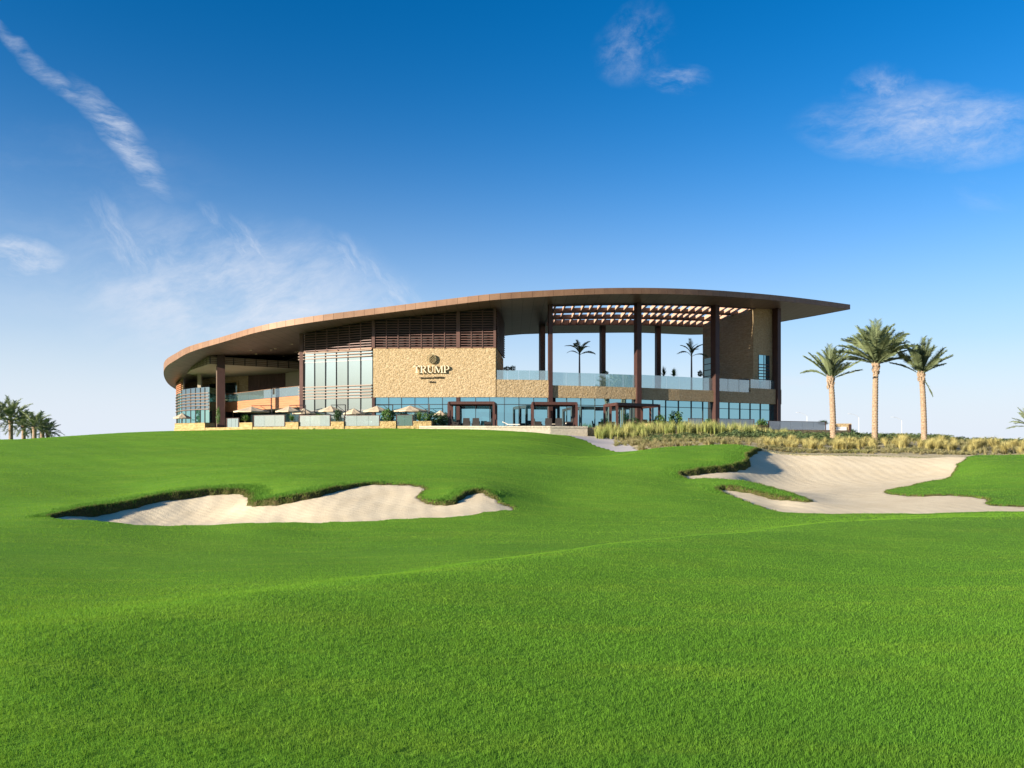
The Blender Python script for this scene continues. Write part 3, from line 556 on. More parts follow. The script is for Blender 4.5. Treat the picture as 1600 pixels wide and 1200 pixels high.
ring = [(x, hf(x)) for x in np.linspace(HX0, HX1, 24)] + [(x, hb(x)) for x in np.linspace(HX1, HX0, 24)]; ring.append(ring[0])
for A, B in zip(ring[:-1], ring[1:]):
    if math.dist(A, B) > 1e-3: m.panel(B, A, RZ(B[0]) - 0.12, RZ(B[0]) + 0.62, 0.22, 0.02, RZ(A[0]) - 0.12, RZ(A[0]) + 0.62)
m.build('opening_frame', 'brown', roof)
# pergola beams and blades that fill the opening
def hy(X, t): return hf(X) * (1 - t) + hb(X) * t
for t in (1 / 3, 2 / 3):
    q = [(x, hy(x, t)) for x in np.linspace(HX0 + .1, HX1 - .1, 12)]; m = MB()
    for A, B in zip(q[:-1], q[1:]): m.panel(A, B, RZ(A[0]) - 0.10, RZ(A[0]) + 0.5, 0.30, 0.15, RZ(B[0]) - 0.10, RZ(B[0]) + 0.5)
    m.build('pergola_beam', 'brown', roof)
for r in range(3):
    X = HX0 + 0.5 + 0.3 * r
    while X < HX1 - 0.4:
        a, b = hy(X, r / 3) + 0.2, hy(X, (r + 1) / 3) - 0.2; z = RZ(X)
        MB().box((X, (a + b) / 2, z + 0.27), (0.13, b - a, 0.56)).build('pergola_blade', 'blade_wood', roof)
        X += random.choice((1.05, 1.1, 1.15, 1.2, 1.3)) if r != 1 else random.choice((0.95, 1.1, 1.2, 1.45))
for x, v in [(392,547),(400,553),(424,546.5),(430,544.5),(456,537.5),(443,556.5),(462,550),(466,549)]:
    X, Y = on_roof(x, v); MB().tube([(X, Y, RZ(X) - 0.06), (X, Y, RZ(X) + 0.05)], 0.16, 10).build('downlight', 'letter', roof)

# facade line
fx = [468, 475, 583, 775, 865, 932, 1000, 1060, 1120, 1170, 1220]
fy = [95.2, 94.4, 90.5, 90.0, 91.0, 92.7, 95.0, 97.8, 101.0, 104.2, 107.6]
def FP(x): Y = float(np.interp(x, fx, fy)); return (U(x, Y), Y)
def off(P, d): return (P[0], P[1] + d)
# solid cores
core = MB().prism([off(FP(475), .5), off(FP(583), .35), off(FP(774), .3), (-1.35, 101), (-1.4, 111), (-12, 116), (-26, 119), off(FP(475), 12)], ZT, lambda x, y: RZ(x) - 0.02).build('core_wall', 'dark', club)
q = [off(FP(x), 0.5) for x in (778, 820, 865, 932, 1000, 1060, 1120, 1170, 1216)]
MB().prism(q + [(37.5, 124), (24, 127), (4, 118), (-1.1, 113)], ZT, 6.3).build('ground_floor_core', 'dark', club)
# stone walls
m = MB(); m.panel(FP(583.5), FP(774.5), ZB, ZL, 0.3, 0.12); m.build('stone_wall', 'stone', club)
m = MB(); m.panel(FP(774.6), (-1.2, 101.5), ZB, ZL - 0.004, 0.3, 0.10); m.build('stone_return_wall', 'stone', club)
bands = [(776, 857, 6.98), (862, 932, 6.4), (932, 1000, 6.4), (1000, 1060, 6.4), (1060, 1114, 6.4), (1121, 1172, 6.4), (1172.2, 1219.6, 6.98)]
for a, b, zt in bands: MB().panel(FP(a), FP(b), ZB, zt, 0.45, 0.15).build('stone_band', 'stone', club)
MB().panel(FP(857.2), FP(861.8), ZB, 6.4, 0.2, 0.0).panel(FP(1114.2), FP(1120.8), ZB, 6.4, 0.2, 0.0).build('stone_infill', 'stone', club)
# glass balustrades, one pane at a time
def rail(xs_, z0, z1, setb=0.05):
    for a, b in zip(xs_[:-1], xs_[1:]):
        A, B = FP(a + 0.25), FP(b - 0.25); MB().panel(A, B, z0, z1, 0.03, -setb).build('balustrade_pane', 'rail_glass', club)
rail([776, 793, 810, 827, 843, 857], 6.99, 8.05, -0.05); rail([862, 885, 907, 930, 952, 974, 996], 6.41, 7.9); rail([1000.5, 1021, 1042, 1062, 1081, 1099, 1114], 6.41, 7.95); rail([1121, 1138, 1155, 1171.5], 6.41, 8.0); rail([1173, 1188, 1203, 1216], 6.99, 8.15)
# ground floor glazing: mullions, transom and panes
br_ = [475, 491, 508, 525, 543, 563, 582] + [586, 607, 627, 648, 669, 691, 713] + [719, 743, 765, 788, 811, 834, 858] + [868, 886, 908, 930, 952, 974, 992] + [1001, 1021, 1041, 1061, 1081, 1099, 1114] + [1121, 1140, 1157, 1173, 1189, 1204, 1215]
def glazing(brk, rows, glass, recess=0.10):
    for a, b in zip(brk[:-1], brk[1:]):
        A, B = FP(a), FP(b)
        for z0, z1 in rows: 
            pm = MB().panel(A, B, z0 + 0.02, z1 - 0.02, 0.05, -recess); j = random.uniform(-0.02, 0.02)
            pm.v = [(x, y + (j if z > z0 + 0.5 else 0), z) for x, y, z in pm.v]; pm.build('window_pane', glass, club)
    for a in brk: P = FP(a); MB().box((P[0], P[1] + recess - 0.02, (rows[0][0] + rows[-1][1]) / 2), (0.055, 0.16, rows[-1][1] - rows[0][0])).build('mullion', 'mullion', club)
    for z in [r[1] for r in rows[:-1]]:
        mm = MB()
        for a, b in zip(brk[:-1], brk[1:]): mm.panel(FP(a), FP(b), z - 0.035, z + 0.035, 0.12, -recess + 0.05)
        mm.build('transom', 'mullion', club)
glazing(br_[:7], [(ZT, 3.6), (3.6, ZB)], 'pale_glass')
for i in range(1, 6): glazing(br_[7 * i:7 * i + 7], [(ZT, 4.2), (4.2, ZB + 0.1)], 'glass', 0.16)
glazing(br_[:7], [(ZB, 6.4), (6.4, 9.3), (9.3, ZL)], 'pale_glass', 0.12)
for z in (5.02, 5.36, 5.7, 6.04, 6.4, 9.72, 10.05, 10.38):
    MB().panel(FP(468.5), FP(582.5), z - 0.05, z + 0.05, 0.32, 0.30).build('sun_fin', 'fin', club)
# louvre storey: slats spanning between the posts
def louvres(A, B, z0, z1a, z1b, nslat, noff=0.12):
    """slats follow the level of the sill; the ones that would cut the soffit stop short of it"""
    n = 0; z = z0 + 0.14
    while z < max(z1a, z1b) - 0.1:
        a, b = Vector(A), Vector(B)
        if z > min(z1a, z1b) - 0.12:
            t = (z + 0.12 - z1a) / (z1b - z1a); c = a.lerp(b, min(max(t, 0), 1))
            if z1a < z1b: a = c
            else: b = c
        if (b - a).length > 0.4: MB().panel(a, b, z - 0.045, z + 0.045, 0.22, noff + 0.05).build('louvre_slat', 'slat', club)
        z += nslat
for a, b in ((476, 581.5), (586, 713), (719, 771.5)):
    A, B = FP(a), FP(b); louvres(A, B, ZL, RZ(A[0]), RZ(B[0]), 0.285)
    k = 6 if b - a > 100 else 3
    if a == 586: k = 7
    for i in range(1, k):
        P = FP(a + (b - a) * i / k); MB().box((P[0], P[1] - 0.16, (ZL + RZ(P[0])) / 2), (0.10, 0.14, RZ(P[0]) - ZL - 0.01)).build('louvre_mullion', 'slat', club)
louvres(FP(774), (-1.1, 101.5), ZL, RZ(-1.8), RZ(-1.1), 0.285, 0.16)
MB().panel(FP(469), FP(583), ZL - 0.01, ZL + 0.10, 0.3, 0.24).panel(FP(583.2), FP(775), ZL + 0.01, ZL + 0.10, 0.3, 0.16).build('louvre_sill', 'bronze', club)
for x, z0, z1, wd in ((583.8, ZT, ZB - 0.01, 0.32), (716, ZT, ZB - 0.01, 0.36), (583.8, ZL + 0.1, None, 0.34), (716, ZL + 0.1, None, 0.42), (773, ZL + 0.1, None, 0.28), (471.5, ZT, None, 0.42)):
    P = FP(x); z1 = z1 or RZ(P[0]) - 0.01
    MB().box((P[0], P[1] - 0.05, (z0 + z1) / 2), (wd, 0.4, z1 - z0)).build('facade_post', 'brown' if z0 < 5 and x > 480 else 'slat', club)
# the big bronze columns
def column(x, Y, wd, z0, dp=None, ry=0.0):
    X = U(x, Y); z1 = RZ(X) - 0.005
    MB().box((X, Y, (z0 + z1) / 2), (wd, dp or wd, z1 - z0), ry).build('column', 'brown', club)
for x, wd, dp, ry in ((859.8, 0.46, 0.5, 0.2), (996.5, 0.6, 0.8, 0.35), (1117.3, 0.66, 0.9, 0.5), (1213.5, 0.62, 0.9, 0.55)):
    P = FP(x); column(x, P[1] - 0.1, wd, ZT, dp, ry)
for x, Y in ((847, 107.2), (941.5, 112.6), (1028, 117.6)): column(x, Y, 0.68, 6.3, 0.68, 0.3)
# stone tower at the right end of the terrace
A, B, C = (U(1098, 118.5), 118.5), (U(1177, 105.6), 105.6), (U(1208, 107.6), 107.6)
tower = MB().prism([A, B, C, (38.2, 116), (36, 122)], 6.3, lambda x, y: RZ(x) - 0.01).build('stone_tower', 'stone', club)
d = Vector((C[0] - B[0], C[1] - B[1])).normalized()
def on_t(t): return (B[0] + (C[0] - B[0]) * t, B[1] + (C[1] - B[1]) * t)
w_ = MB().panel(on_t(0.26), on_t(0.80), 7.2, 11.5, 0.05, 0.03).build('window', 'glass', tower)
for t in (0.26, 0.53, 0.80): P = on_t(t); MB().box((P[0], P[1] - 0.05, 9.35), (0.07, 0.1, 4.3)).build('mullion', 'mullion', tower)
for z in (8.2, 8.6, 9.0, 9.4, 9.8, 10.2): MB().panel(on_t(0.26), on_t(0.80), z, z + 0.09, 0.10, 0.14).build('sun_fin', 'slat', tower)
def on_l(t): return (A[0] + (B[0] - A[0]) * t, A[1] + (B[1] - A[1]) * t)
MB().panel(on_l(0.04), on_l(0.30), 6.9, 12.2, 0.05, 0.03).build('doorway', 'dark_glass', tower)
for z in (8.6, 9.5, 10.4, 11.3): MB().panel(on_l(0.04), on_l(0.30), z, z + 0.1, 0.1, 0.10).build('door_bar', 'slat', tower)
MB().box((U(1166, 103.8), 104.6, 7.9), (1.3, 0.4, 0.55), 0.4).build('planter_box', 'dark', club)

# ------------------------------------------------------------------ left wing: court, canopy, balcony and the rounded glass end
cn = [(U(x, Y), Y) for x, Y in ((299, 112.5), (328, 103.6), (467, 111.0))]
canopy = MB().prism([cn[0], cn[1], cn[2], (U(467, 111), 122), (-46, 126), (-50, 122)], 10.05, 11.05).build('court_canopy', 'plaster', club)
for P0, P1, k in ((cn[0], cn[1], 6), (cn[1], cn[2], 8)):
    for i in range(k):
        a = Vector(P0).lerp(Vector(P1), (i + 0.05) / k); b = Vector(P0).lerp(Vector(P1), (i + 0.95) / k)
        for z in (10.18, 10.42, 10.66, 10.9): MB().panel(a, b, z - 0.06, z + 0.06, 0.08, 0.10).build('canopy_slat', 'fin', canopy)
        MB().panel(Vector(P0).lerp(Vector(P1), (i - 0.03) / k), a, 10.07, 11.03, 0.06, 0.06).build('canopy_mullion', 'mullion', canopy)
wallp = [(U(288, 130), 130), (U(330, 127), 127), (U(388, 122), 122), (U(446, 117.5), 117.5), (U(474, 113), 113)]
for i, mm in enumerate(('stone', 'stone', 'dark', 'plaster')):
    A, B = wallp[i], wallp[i + 1]; MB().panel(A, B, ZT, RZ(A[0]) - 0.02, 0.3, 0, None, RZ(B[0]) - 0.02).build('court_wall', mm, club)
A, B = Vector(wallp[2]), Vector(wallp[3])
for i in range(26): P = A.lerp(B, (i + .5) / 26); MB().box((P.x, P.y - 0.12, 8.3), (0.16, 0.14, 4.6)).build('timber_batten', 'slat', club)
A, B = Vector(wallp[1]), Vector(wallp[2])
opening = MB().panel(A.lerp(B, -0.35), A.lerp(B, 0.72), 6.6, 9.15, 0.05, 0.04).build('dark_opening', 'dark_glass', club)
MB().panel(A.lerp(B, -0.38), A.lerp(B, 0.75), 9.15, 9.4, 0.2, 0.16).panel(A.lerp(B, 0.72), A.lerp(B, 0.76), 6.5, 9.14, 0.2, 0.16).build('opening_trim', 'yellow_stone', opening)
# balcony over the court
bal = [(U(x, Y), Y) for x, Y in ((340, 124), (362, 120.5), (388, 116), (412, 111.8), (440, 107.6), (469, 104))]
slab = MB().prism(bal + [(U(474, 113), 112.8), (U(446, 117), 117.2), (U(388, 121.8), 121.8), (U(345, 125.5), 125.5)], 4.55, 4.75).build('balcony_slab', 'plaster', club)
for A, B in zip(bal[:-1], bal[1:]):
    for i in range(5): MB().panel(A, B, 4.5 + 0.30 * i, 4.5 + 0.30 * i + 0.285, 0.08, 0.05).build('balcony_board', 'timber', club)
    MB().panel(A, B, 6.02, 7.2, 0.03, 0.0).build('balustrade_pane', 'rail_glass', club); MB().panel(A, B, 7.2, 7.26, 0.08, 0.03).build('handrail', 'bronze', club)
MB().panel(off(bal[0], 2.5), off(bal[3], 3.5), ZT, 4.5, 0.1).panel(off(bal[3], 3.5), off(bal[5], 3), ZT, 4.5, 0.1).build('entrance_glazing', 'dark_glass', club)
MB().box((U(431, 109.2), 109.4, 6.9), (0.9, 0.3, 0.9)).build('balcony_cabinet', 'dark', club)
# glazed rounded end
dr = spline(np.array([(U(x, Y), Y) for x, Y in ((276, 131), (277.5, 127), (284, 123), (298, 119.6), (313, 117.6), (327, 116.6))]), 2)
for i, (A, B) in enumerate(zip(dr[:-1], dr[1:])):
    MB().panel(A, B, ZT, 4.6, 0.06).build('window_pane', 'teal_glass', club); MB().panel(A, B, 4.62, 7.95, 0.06).build('window_pane', 'pale_glass' if i > 3 else 'teal_glass', club)
    for z in (4.75, 5.3, 5.75, 6.2, 6.65, 7.1): MB().panel(A, B, z - 0.05, z + 0.05, 0.18, 0.2).build('sun_fin', 'fin', club)
    MB().box((A[0], A[1] - .02, 4.7), (0.08, 0.14, 6.4)).build('mullion', 'mullion', club)
    if i < 4:
        for z in np.arange(7.6, RZ(A[0]) - 0.15, 0.3): MB().panel(A, B, z - 0.07, z + 0.07, 0.2, 0.12).build('sun_fin', 'timber', club)
        MB().panel(A, B, 7.97, RZ(A[0]) - 0.02, 0.06, -0.15, None, RZ(B[0]) - 0.02).build('backing_wall', 'stone', club)
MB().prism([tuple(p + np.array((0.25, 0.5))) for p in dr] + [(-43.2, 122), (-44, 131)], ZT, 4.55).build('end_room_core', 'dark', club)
MB().panel(dr[-1], (-43.6, 121.5), ZT, 4.6, 0.06).panel(dr[-1], (-43.6, 121.5), 4.65, 7.9, 0.06).build('side_glazing', 'teal_glass', club)
for x, v in ((306, 118.2), ): MB().box((U(x, v), v + 1.5, 8.6), (0.5, 0.5, 2.9)).build('slim_column', 'plaster', club)
P = (U(345.5, 104.5), 104.5); MB().box((P[0], P[1], (ZT + RZ(P[0])) / 2), (0.95, 0.95, RZ(P[0]) - ZT - 0.01), 0.3).build('column', 'brown', club)
MB().box((U(340, 106), 106, 6.0), (0.28, 0.28, 8.1)).build('slim_column', 'fin', club)

# ------------------------------------------------------------------ raised sign on the stone wall
FY = 90.25 - 0.12
def wx(x): return U(x, FY)
def wz(v): return ZV(v, FY)
sign = thing('wall_sign', 'raised gold lettering and round crest mounted on the stone wall', 'sign', (wx(674), FY, wz(580)))
SD = 0.16
def glyph(polys, ox, oz, sc, name, parent):
    mm = MB()
    for poly in polys:
        n = len(mm.v); k = len(poly); pts = [(ox + x * sc, oz + y * sc) for x, y in poly]
        mm.v += [(x, FY - 0.32, z) for x, z in pts] + [(x, FY - 0.32 + SD, z) for x, z in pts]
        for i in range(k): j = (i + 1) % k; mm.f.append((n + i, n + j, n + k + j, n + k + i))
        for tri in tessellate_polygon([[Vector((x, z, 0)) for x, z in pts]]): mm.f.append(tuple(n + q for q in tri)); mm.f.append(tuple(n + k + q for q in reversed(tri)))
    return mm.build(name, 'letter', parent)
def stem(x, w=0.18, y0=0, y1=1, s=0.09): return [(x - s, y0), (x + w + s, y0), (x + w + s, y0 + .05), (x + w, y0 + .09), (x + w, y1 - .09), (x + w + s, y1 - .05), (x + w + s, y1), (x - s, y1), (x - s, y1 - .05), (x, y1 - .09), (x, y0 + .09), (x - s, y0 + .05)]
def bowl(cx, cy, rx, ry, t):
    o = [(cx + rx * math.sin(a), cy + ry * math.cos(a)) for a in np.linspace(0, math.pi, 10)]; i = [(cx + (rx - t) * math.sin(a), cy + (ry - 0.07) * math.cos(a)) for a in np.linspace(math.pi, 0, 10)]
    return [(cx - .2, cy + ry)] + o + [(cx - .2, cy - ry), (cx - .2, cy - ry + .07)] + i + [(cx - .2, cy + ry - .07)]
GL = {'T': ([stem(0.34), [(0.0, 1), (0.0, .72), (.05, .72), (.12, .87), (.71, .87), (.78, .72), (.83, .72), (.83, 1)]], 0.90),
      'R': ([stem(0.1), bowl(0.42, 0.74, .34, .26, .15), [(.34, .5), (.52, .5), (.86, .04), (.95, 0), (.72, 0)]], 0.95),
      'U': ([[(0, 1), (.34, 1), (.34, .95), (.25, .92), (.25, .3), (.32, .14), (.47, .08), (.64, .15), (.70, .3), (.70, .92), (.61, .95), (.61, 1), (.87, 1), (.87, .95), (.78, .92), (.78, .28), (.68, .08), (.46, -.02), (.22, .06), (.1, .28), (.1, .92), (0, .95)]], 0.97),
      'M': ([stem(0.08, .07), stem(0.93, .16), [(.0, 1), (.22, 1), (.60, .22), (.92, 1), (.98, 1), (.60, 0), (.52, 0), (.12, .88)]], 1.22),
      'P': ([stem(0.1), bowl(0.42, 0.70, .36, .30, .15)], 0.85)}
sc_ = (wz(572) - wz(583)) * 1.04; ox = wx(646.5)
tw = sum(GL[c][1] for c in 'TRUMP'); kx = (wx(703) - wx(646.5)) / tw / sc_
for i, c in enumerate('TRUMP'):
    pl, adv = GL[c]; glyph([[(x * kx, y) for x, y in p] for p in pl], ox, wz(583), sc_, 'letter', sign); ox += adv * sc_ * kx
for c_, x_, v_ in (('International Golf Club', 673.5, 590.0), ('Dubai', 673.5, 596.5)):
    cu = bpy.data.curves.new('line', 'FONT'); cu.body = c_; cu.align_x = 'CENTER'; cu.align_y = 'CENTER'; cu.shear = 0.35; cu.extrude = 0.05; cu.offset = 0.0; cu.size = 1.0
    to = bpy.data.objects.new('tmp', cu); COL.objects.link(to); bpy.context.view_layer.update()
    me = bpy.data.meshes.new_from_object(to.evaluated_get(bpy.context.evaluated_depsgraph_get())); bpy.data.objects.remove(to)
    k = (wx(693) - wx(654)) / (max(v.co.x for v in me.vertices) - min(v.co.x for v in me.vertices)) if 'Golf' in c_ else 0.28
    kz = max(k, 0.27)
    for v in me.vertices: v.co = Vector((v.co.x * k, -v.co.z * 1.0 - 0.12, v.co.y * kz))
    me.materials.clear(); me.materials.append(M['script_letter']); o = link('script_line', me, sign); o.location = Vector((wx(x_), FY, wz(v_))) - wloc(sign)
cr = MB(); R0 = (wz(554) - wz(568)) / 2; CX, CZ_ = wx(674.5), wz(561)
for i in range(28):
    a, b = 2 * math.pi * i / 28, 2 * math.pi * (i + 1) / 28; cr.bar((CX + R0 * math.cos(a), FY - .22, CZ_ + R0 * math.sin(a)), (CX + R0 * math.cos(b), FY - .22, CZ_ + R0 * math.sin(b)), 0.16, 0.05)
M['crest'] = mat('crest_bronze', (0.34, 0.27, 0.14), 0.4, 0.4)
crest = cr.build('crest', 'crest', sign); lat = MB()
for s_ in (-1, 1):
    for k in range(-2, 3):
        o_ = k * R0 / 2.6; h = math.sqrt(max(R0 * R0 - o_ * o_, 0)) * 0.97; c45 = math.sqrt(.5)
        p0 = (CX + (o_ * s_ - h) * c45, FY - .24, CZ_ + (o_ + h * s_) * c45 if s_ > 0 else CZ_ + (o_ - h) * c45)
        ux, uz = c45, c45 * s_; nx, nz = -uz, ux
        lat.bar((CX + nx * o_ - ux * h, FY - .24 - .02 * s_, CZ_ + nz * o_ - uz * h), (CX + nx * o_ + ux * h, FY - .24 - .02 * s_, CZ_ + nz * o_ + uz * h), 0.10, 0.04)
lat.build('crest_lattice', 'crest', crest)
# ------------------------------------------------------------------ terrace and its walls
wl = [(272, 97.0), (330, 92.5), (400, 88.0), (500, 84.6), (600, 82.6), (660, 82.0), (760, 82.0), (860, 82.6), (918, 84.0), (1000, 87.2), (1100, 92.0), (1220, 99.0), (1335, 106.5)]
def WY(x): return float(np.interp(x, [a for a, b in wl], [b for a, b in wl]))
def WP(x, d=0.0): Y = WY(x) + d; return (U(x, Y), Y)
tag(MB().prism([WP(x, 0.4) for x, _ in wl] + [(46, 112), (40, 128), (10, 134), (-30, 150), (-63.5, 150)], -1.0, ZT).build('terrace', 'paving'), kind='structure')
t = thing('terrace_wall', 'yellow stone retaining wall along the left edge of the terrace', 'wall', (*WP(460), 0.3))
lw = [272, 330, 400, 500, 600, 656]
for a, b in zip(lw[:-1], lw[1:]): MB().panel(WP(a), WP(b), -0.5, 1.62, 0.4).build('wall_section', 'yellow_stone', t)
t = thing('terrace_kerb_wall', 'low pale stone wall with coping in front of the pergolas', 'wall', (*WP(780), 0.3))
rw = [655, 700, 760, 860, 918]
for a, b in zip(rw[:-1], rw[1:]):
    MB().panel(WP(a, -0.5), WP(b, -0.5), -0.5, 1.42, 0.8).build('wall_section', 'pale_stone', t); MB().panel(WP(a, -0.5), WP(b, -0.5), 1.425, 1.60, 0.9, 0.06).build('coping_stone', 'pale_stone', t)
t = thing('garden_wall', 'stone retaining wall behind the tall reeds at the terrace edge', 'wall', (*WP(1120), 0.3))
rw = [918, 1000, 1100, 1220, 1335]
for a, b in zip(rw[:-1], rw[1:]): MB().panel(WP(a), WP(b), -1.0, 1.5, 0.4).build('wall_section', 'stone', t)
planters = [(273, 320, 2.2, 'long low stone planter at the rounded glass end'), (374, 394, 2.12, 'small stone planter right of the tall bronze column'), (446, 466, 2.1, 'stone planter below the second parasol from the left'),
            (517, 537, 2.1, 'stone planter with a spiky palm below the pale curtain glass'), (593.5, 618.5, 2.1, 'stone planter with a leafy shrub left of the green windscreen'), (645.5, 674, 2.1, 'stone planter left of the nearest pergola'),
            (1020, 1046, 2.0, 'stone planter right of the angled pergola'), (1179, 1200, 2.0, 'stone planter between two grey windscreens at the right end')]
for a, b, z, lab in planters:
    d = -0.12; Pm = WP((a + b) / 2, 0.4); t = thing('stone_planter', lab, 'planter', (*Pm, 1.2), group='stone planters on the terrace edge')
    MB().panel(WP(a, d), WP(b, d), 1.0, z - 0.08, 1.3).build('planter_body', 'yellow_stone', t); MB().panel(WP(a, d), WP(b, d), z - 0.075, z, 1.36, 0.03).build('coping_stone', 'yellow_stone', t)
    MB().panel(WP(a + .4, d), WP(b - .4, d), z + 0.003, z + 0.02, 1.0, -0.15).build('soil', 'dark', t)
screens = [(354, 373, 2.62, 1.62, 3, 'narrow glass windscreen beside the tall bronze column'), (396, 445, 2.85, 1.66, 3, 'pale glass windscreen below the leftmost large parasol'), (467.5, 516, 2.76, 1.64, 3, 'pale glass windscreen in front of the curtain glass corner'),
           (538.5, 593, 2.70, 1.64, 3, 'glass windscreen reflecting shrubs left of the leafy planter'), (619.5, 645, 2.72, 1.64, 2, 'small windscreen with painted green reflections between two planted stone boxes'),
           (1076, 1098, 2.62, 1.52, 2, 'short grey windscreen right of the angled pergola'), (1123, 1178, 2.66, 1.52, 4, 'long grey windscreen right of the third bronze column'), (1201, 1290, 2.52, 1.35, 5, 'longest grey windscreen at the right end of the terrace')]
M['green_reflection_glass'] = clear_glass('green_reflection_glass', (0.2, 0.5, 0.35), 0.25, 0.25, (0.06, 0.2, 0.1))  # green reflections on this pane are put into its tint and diffuse colour
M['grey_glass'] = clear_glass('grey_glass', (0.62, 0.68, 0.70), 0.18, 0.45, (0.42, 0.42, 0.42))
for a, b, z1, z0, k, lab in screens:
    t = thing('glass_windscreen', lab, 'windscreen', (*WP((a + b) / 2, 0.1), z0), group='glass windscreens along the terrace')
    gm = 'green_reflection_glass' if 'green' in lab else ('grey_glass' if 'grey' in lab else 'screen_glass')
    for i in range(k):
        x0, x1 = a + (b - a) * i / k + 0.15, a + (b - a) * (i + 1) / k - 0.15
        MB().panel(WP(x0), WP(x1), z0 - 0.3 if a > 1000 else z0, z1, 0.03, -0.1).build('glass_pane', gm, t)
    MB().panel(WP(a), WP(b), z1, z1 + 0.05, 0.08, -0.07).build('top_rail', 'brown', t)
    for x in (a, b): P = WP(x, 0.12); MB().box((P[0], P[1], (z0 + z1) / 2), (0.10, 0.10, z1 - z0 + 0.1)).build('end_post', 'brown', t)
t = thing('service_enclosure', 'low stone and panel enclosure at the far right of the terrace', 'enclosure', (U(1318, 106), 106, 1.0))
MB().box((U(1318, 106), 107, 1.6), (2.3, 1.6, 1.6)).build('stone_body', 'stone', t); MB().box((U(1314, 106), 106.1, 1.4), (1.5, 0.1, 1.1)).build('front_panel', 'white', t); MB().box((U(1328, 106), 106.1, 1.5), (0.2, 0.2, 1.6)).build('corner_post', 'brown', t)

# ------------------------------------------------------------------ parasols
def parasol(x, vtop, half, Y, arm, rz, lab, flat=0.55):
    X, zt = U(x, Y), ZV(vtop, Y); r = half * Y / 1250.0; t = thing('parasol', lab, 'parasol', (X, Y, ZT), rz, 'beige parasols on the terrace'); h = zt - ZT
    cm = MB(); k = 8; n0 = 0; cm.v.append((0, 0, h))
    for ring, (f, dz) in enumerate(((0.5, 0.52), (1.0, 1.0))):
        for i in range(k * 2):
            a = 2 * math.pi * i / (2 * k); rr = r * f * (1.0 if i % 2 == 0 else 0.955); cm.v.append((rr * math.cos(a), rr * math.sin(a), h - flat * dz - (0.03 if i % 2 else 0)))
    K = 2 * k
    for i in range(K):
        j = (i + 1) % K; cm.f.append((0, 1 + i, 1 + j)); cm.f.append((1 + i, 1 + K + i, 1 + K + j, 1 + j))
    n = len(cm.v)
    for i in range(K): cm.v.append((*cm.v[1 + K + i][:2], cm.v[1 + K + i][2] - 0.13))
    for i in range(K): j = (i + 1) % K; cm.f.append((1 + K + i, n + i, n + j, 1 + K + j))
    can = cm.build('canopy', 'canvas', t, local=True)
    for i in range(k): a = 2 * math.pi * i / k; MB().bar((0, 0, h - 0.12), (r * .96 * math.cos(a), r * .96 * math.sin(a), h - flat - 0.05), 0.035).build('rib', 'mullion', can, local=True)
    if arm:
        MB().tube([(r + .25, 0, 0), (r + .25, 0, h + 0.15)], 0.055).build('pole', 'mullion', t, local=True); MB().bar((r + .25, 0, h + 0.12), (0, 0, h + 0.06), 0.07).build('arm', 'mullion', t, local=True)
        MB().bar((r + .25, 0, h * 0.72), (r * .5, 0, h + 0.02), 0.05).build('strut', 'mullion', t, local=True); MB().box((r + .25, 0, 0.05), (0.9, 0.9, 0.1)).build('base', 'mullion', t, local=True)
    else:
        MB().tube([(0, 0, 0), (0, 0, h)], 0.04).build('pole', 'mullion', t, local=True); MB().box((0, 0, 0.05), (0.7, 0.7, 0.1)).build('base', 'mullion', t, local=True)
    return t
for a in [(285, 645.5, 14, 101, 0, 0, 'small beige parasol in front of the rounded glass end'), (393, 635, 27, 90, 1, 0.3, 'large beige parasol right of the tall bronze column'),
          (452, 634.5, 21, 88.5, 1, 0.2, 'beige parasol in front of the timber balcony'), (475, 638, 18, 93, 0, 0, 'beige parasol at the foot of the brown corner post'),
          (517, 633.8, 19, 86.3, 1, 0.4, 'beige parasol above the spiky palm planter'), (553, 638, 17, 90, 0, 0, 'beige parasol at the right end of the pale curtain glass'),
          (589, 634, 21, 85.6, 1, 0.3, 'beige parasol in front of the lower brown facade post'), (641, 633.6, 27, 85, 1, -0.15, 'large beige parasol above the green windscreen'), (688, 641, 12, 88, 0, 0, 'small dark-edged parasol behind the shrubs by the nearest pergola')]: parasol(*a)

# ------------------------------------------------------------------ pergolas and armchairs
def pergola(corners, z1, lab, nposts=3):
    """corners: front-left, front-right, rear-right, rear-left plan points"""
    fl, fr, rr, rl = [Vector(c) for c in corners]; c = (fl + fr + rr + rl) / 4; t = thing('garden_pergola', lab, 'pergola', (c.x, c.y, ZT), group='timber pergolas on the terrace')
    for a, b in ((fl, rl), (fr, rr)):
        for i in range(nposts): p = a.lerp(b, i / (nposts - 1)); MB().box((p.x, p.y, (ZT + z1) / 2), (0.24, 0.24, z1 - ZT)).build('post', 'pergola_wood', t)
        e = (b - a).normalized() * 0.15; MB().bar((*(a - e), z1 + 0.005), (*(b + e), z1 + 0.005), 0.16, 0.30).build('side_beam', 'pergola_wood', t)
    for a, b in ((fl, fr), (rl, rr)): MB().bar((*a, z1 + 0.02), (*b, z1 + 0.02), 0.15, 0.26).build('cross_beam', 'pergola_wood', t)
    for i in range(1, 15): a = fl.lerp(rl, i / 15); b = fr.lerp(rr, i / 15); MB().bar((*a, z1 + 0.13), (*b, z1 + 0.13), 0.07, 0.14).build('roof_slat', 'pergola_wood', t)
def pp(x, Y): return (U(x, Y), Y)
pergola([pp(701, 84), pp(771.5, 84), pp(775.5, 88.3), pp(706.5, 88.3)], ZV(630, 84), 'leftmost timber pergola in front of the sign wall')
pergola([pp(832, 84.4), pp(901, 85), pp(895.5, 89.6), pp(831, 89)], ZV(630.5, 84.4), 'middle timber pergola beside the first bronze column')
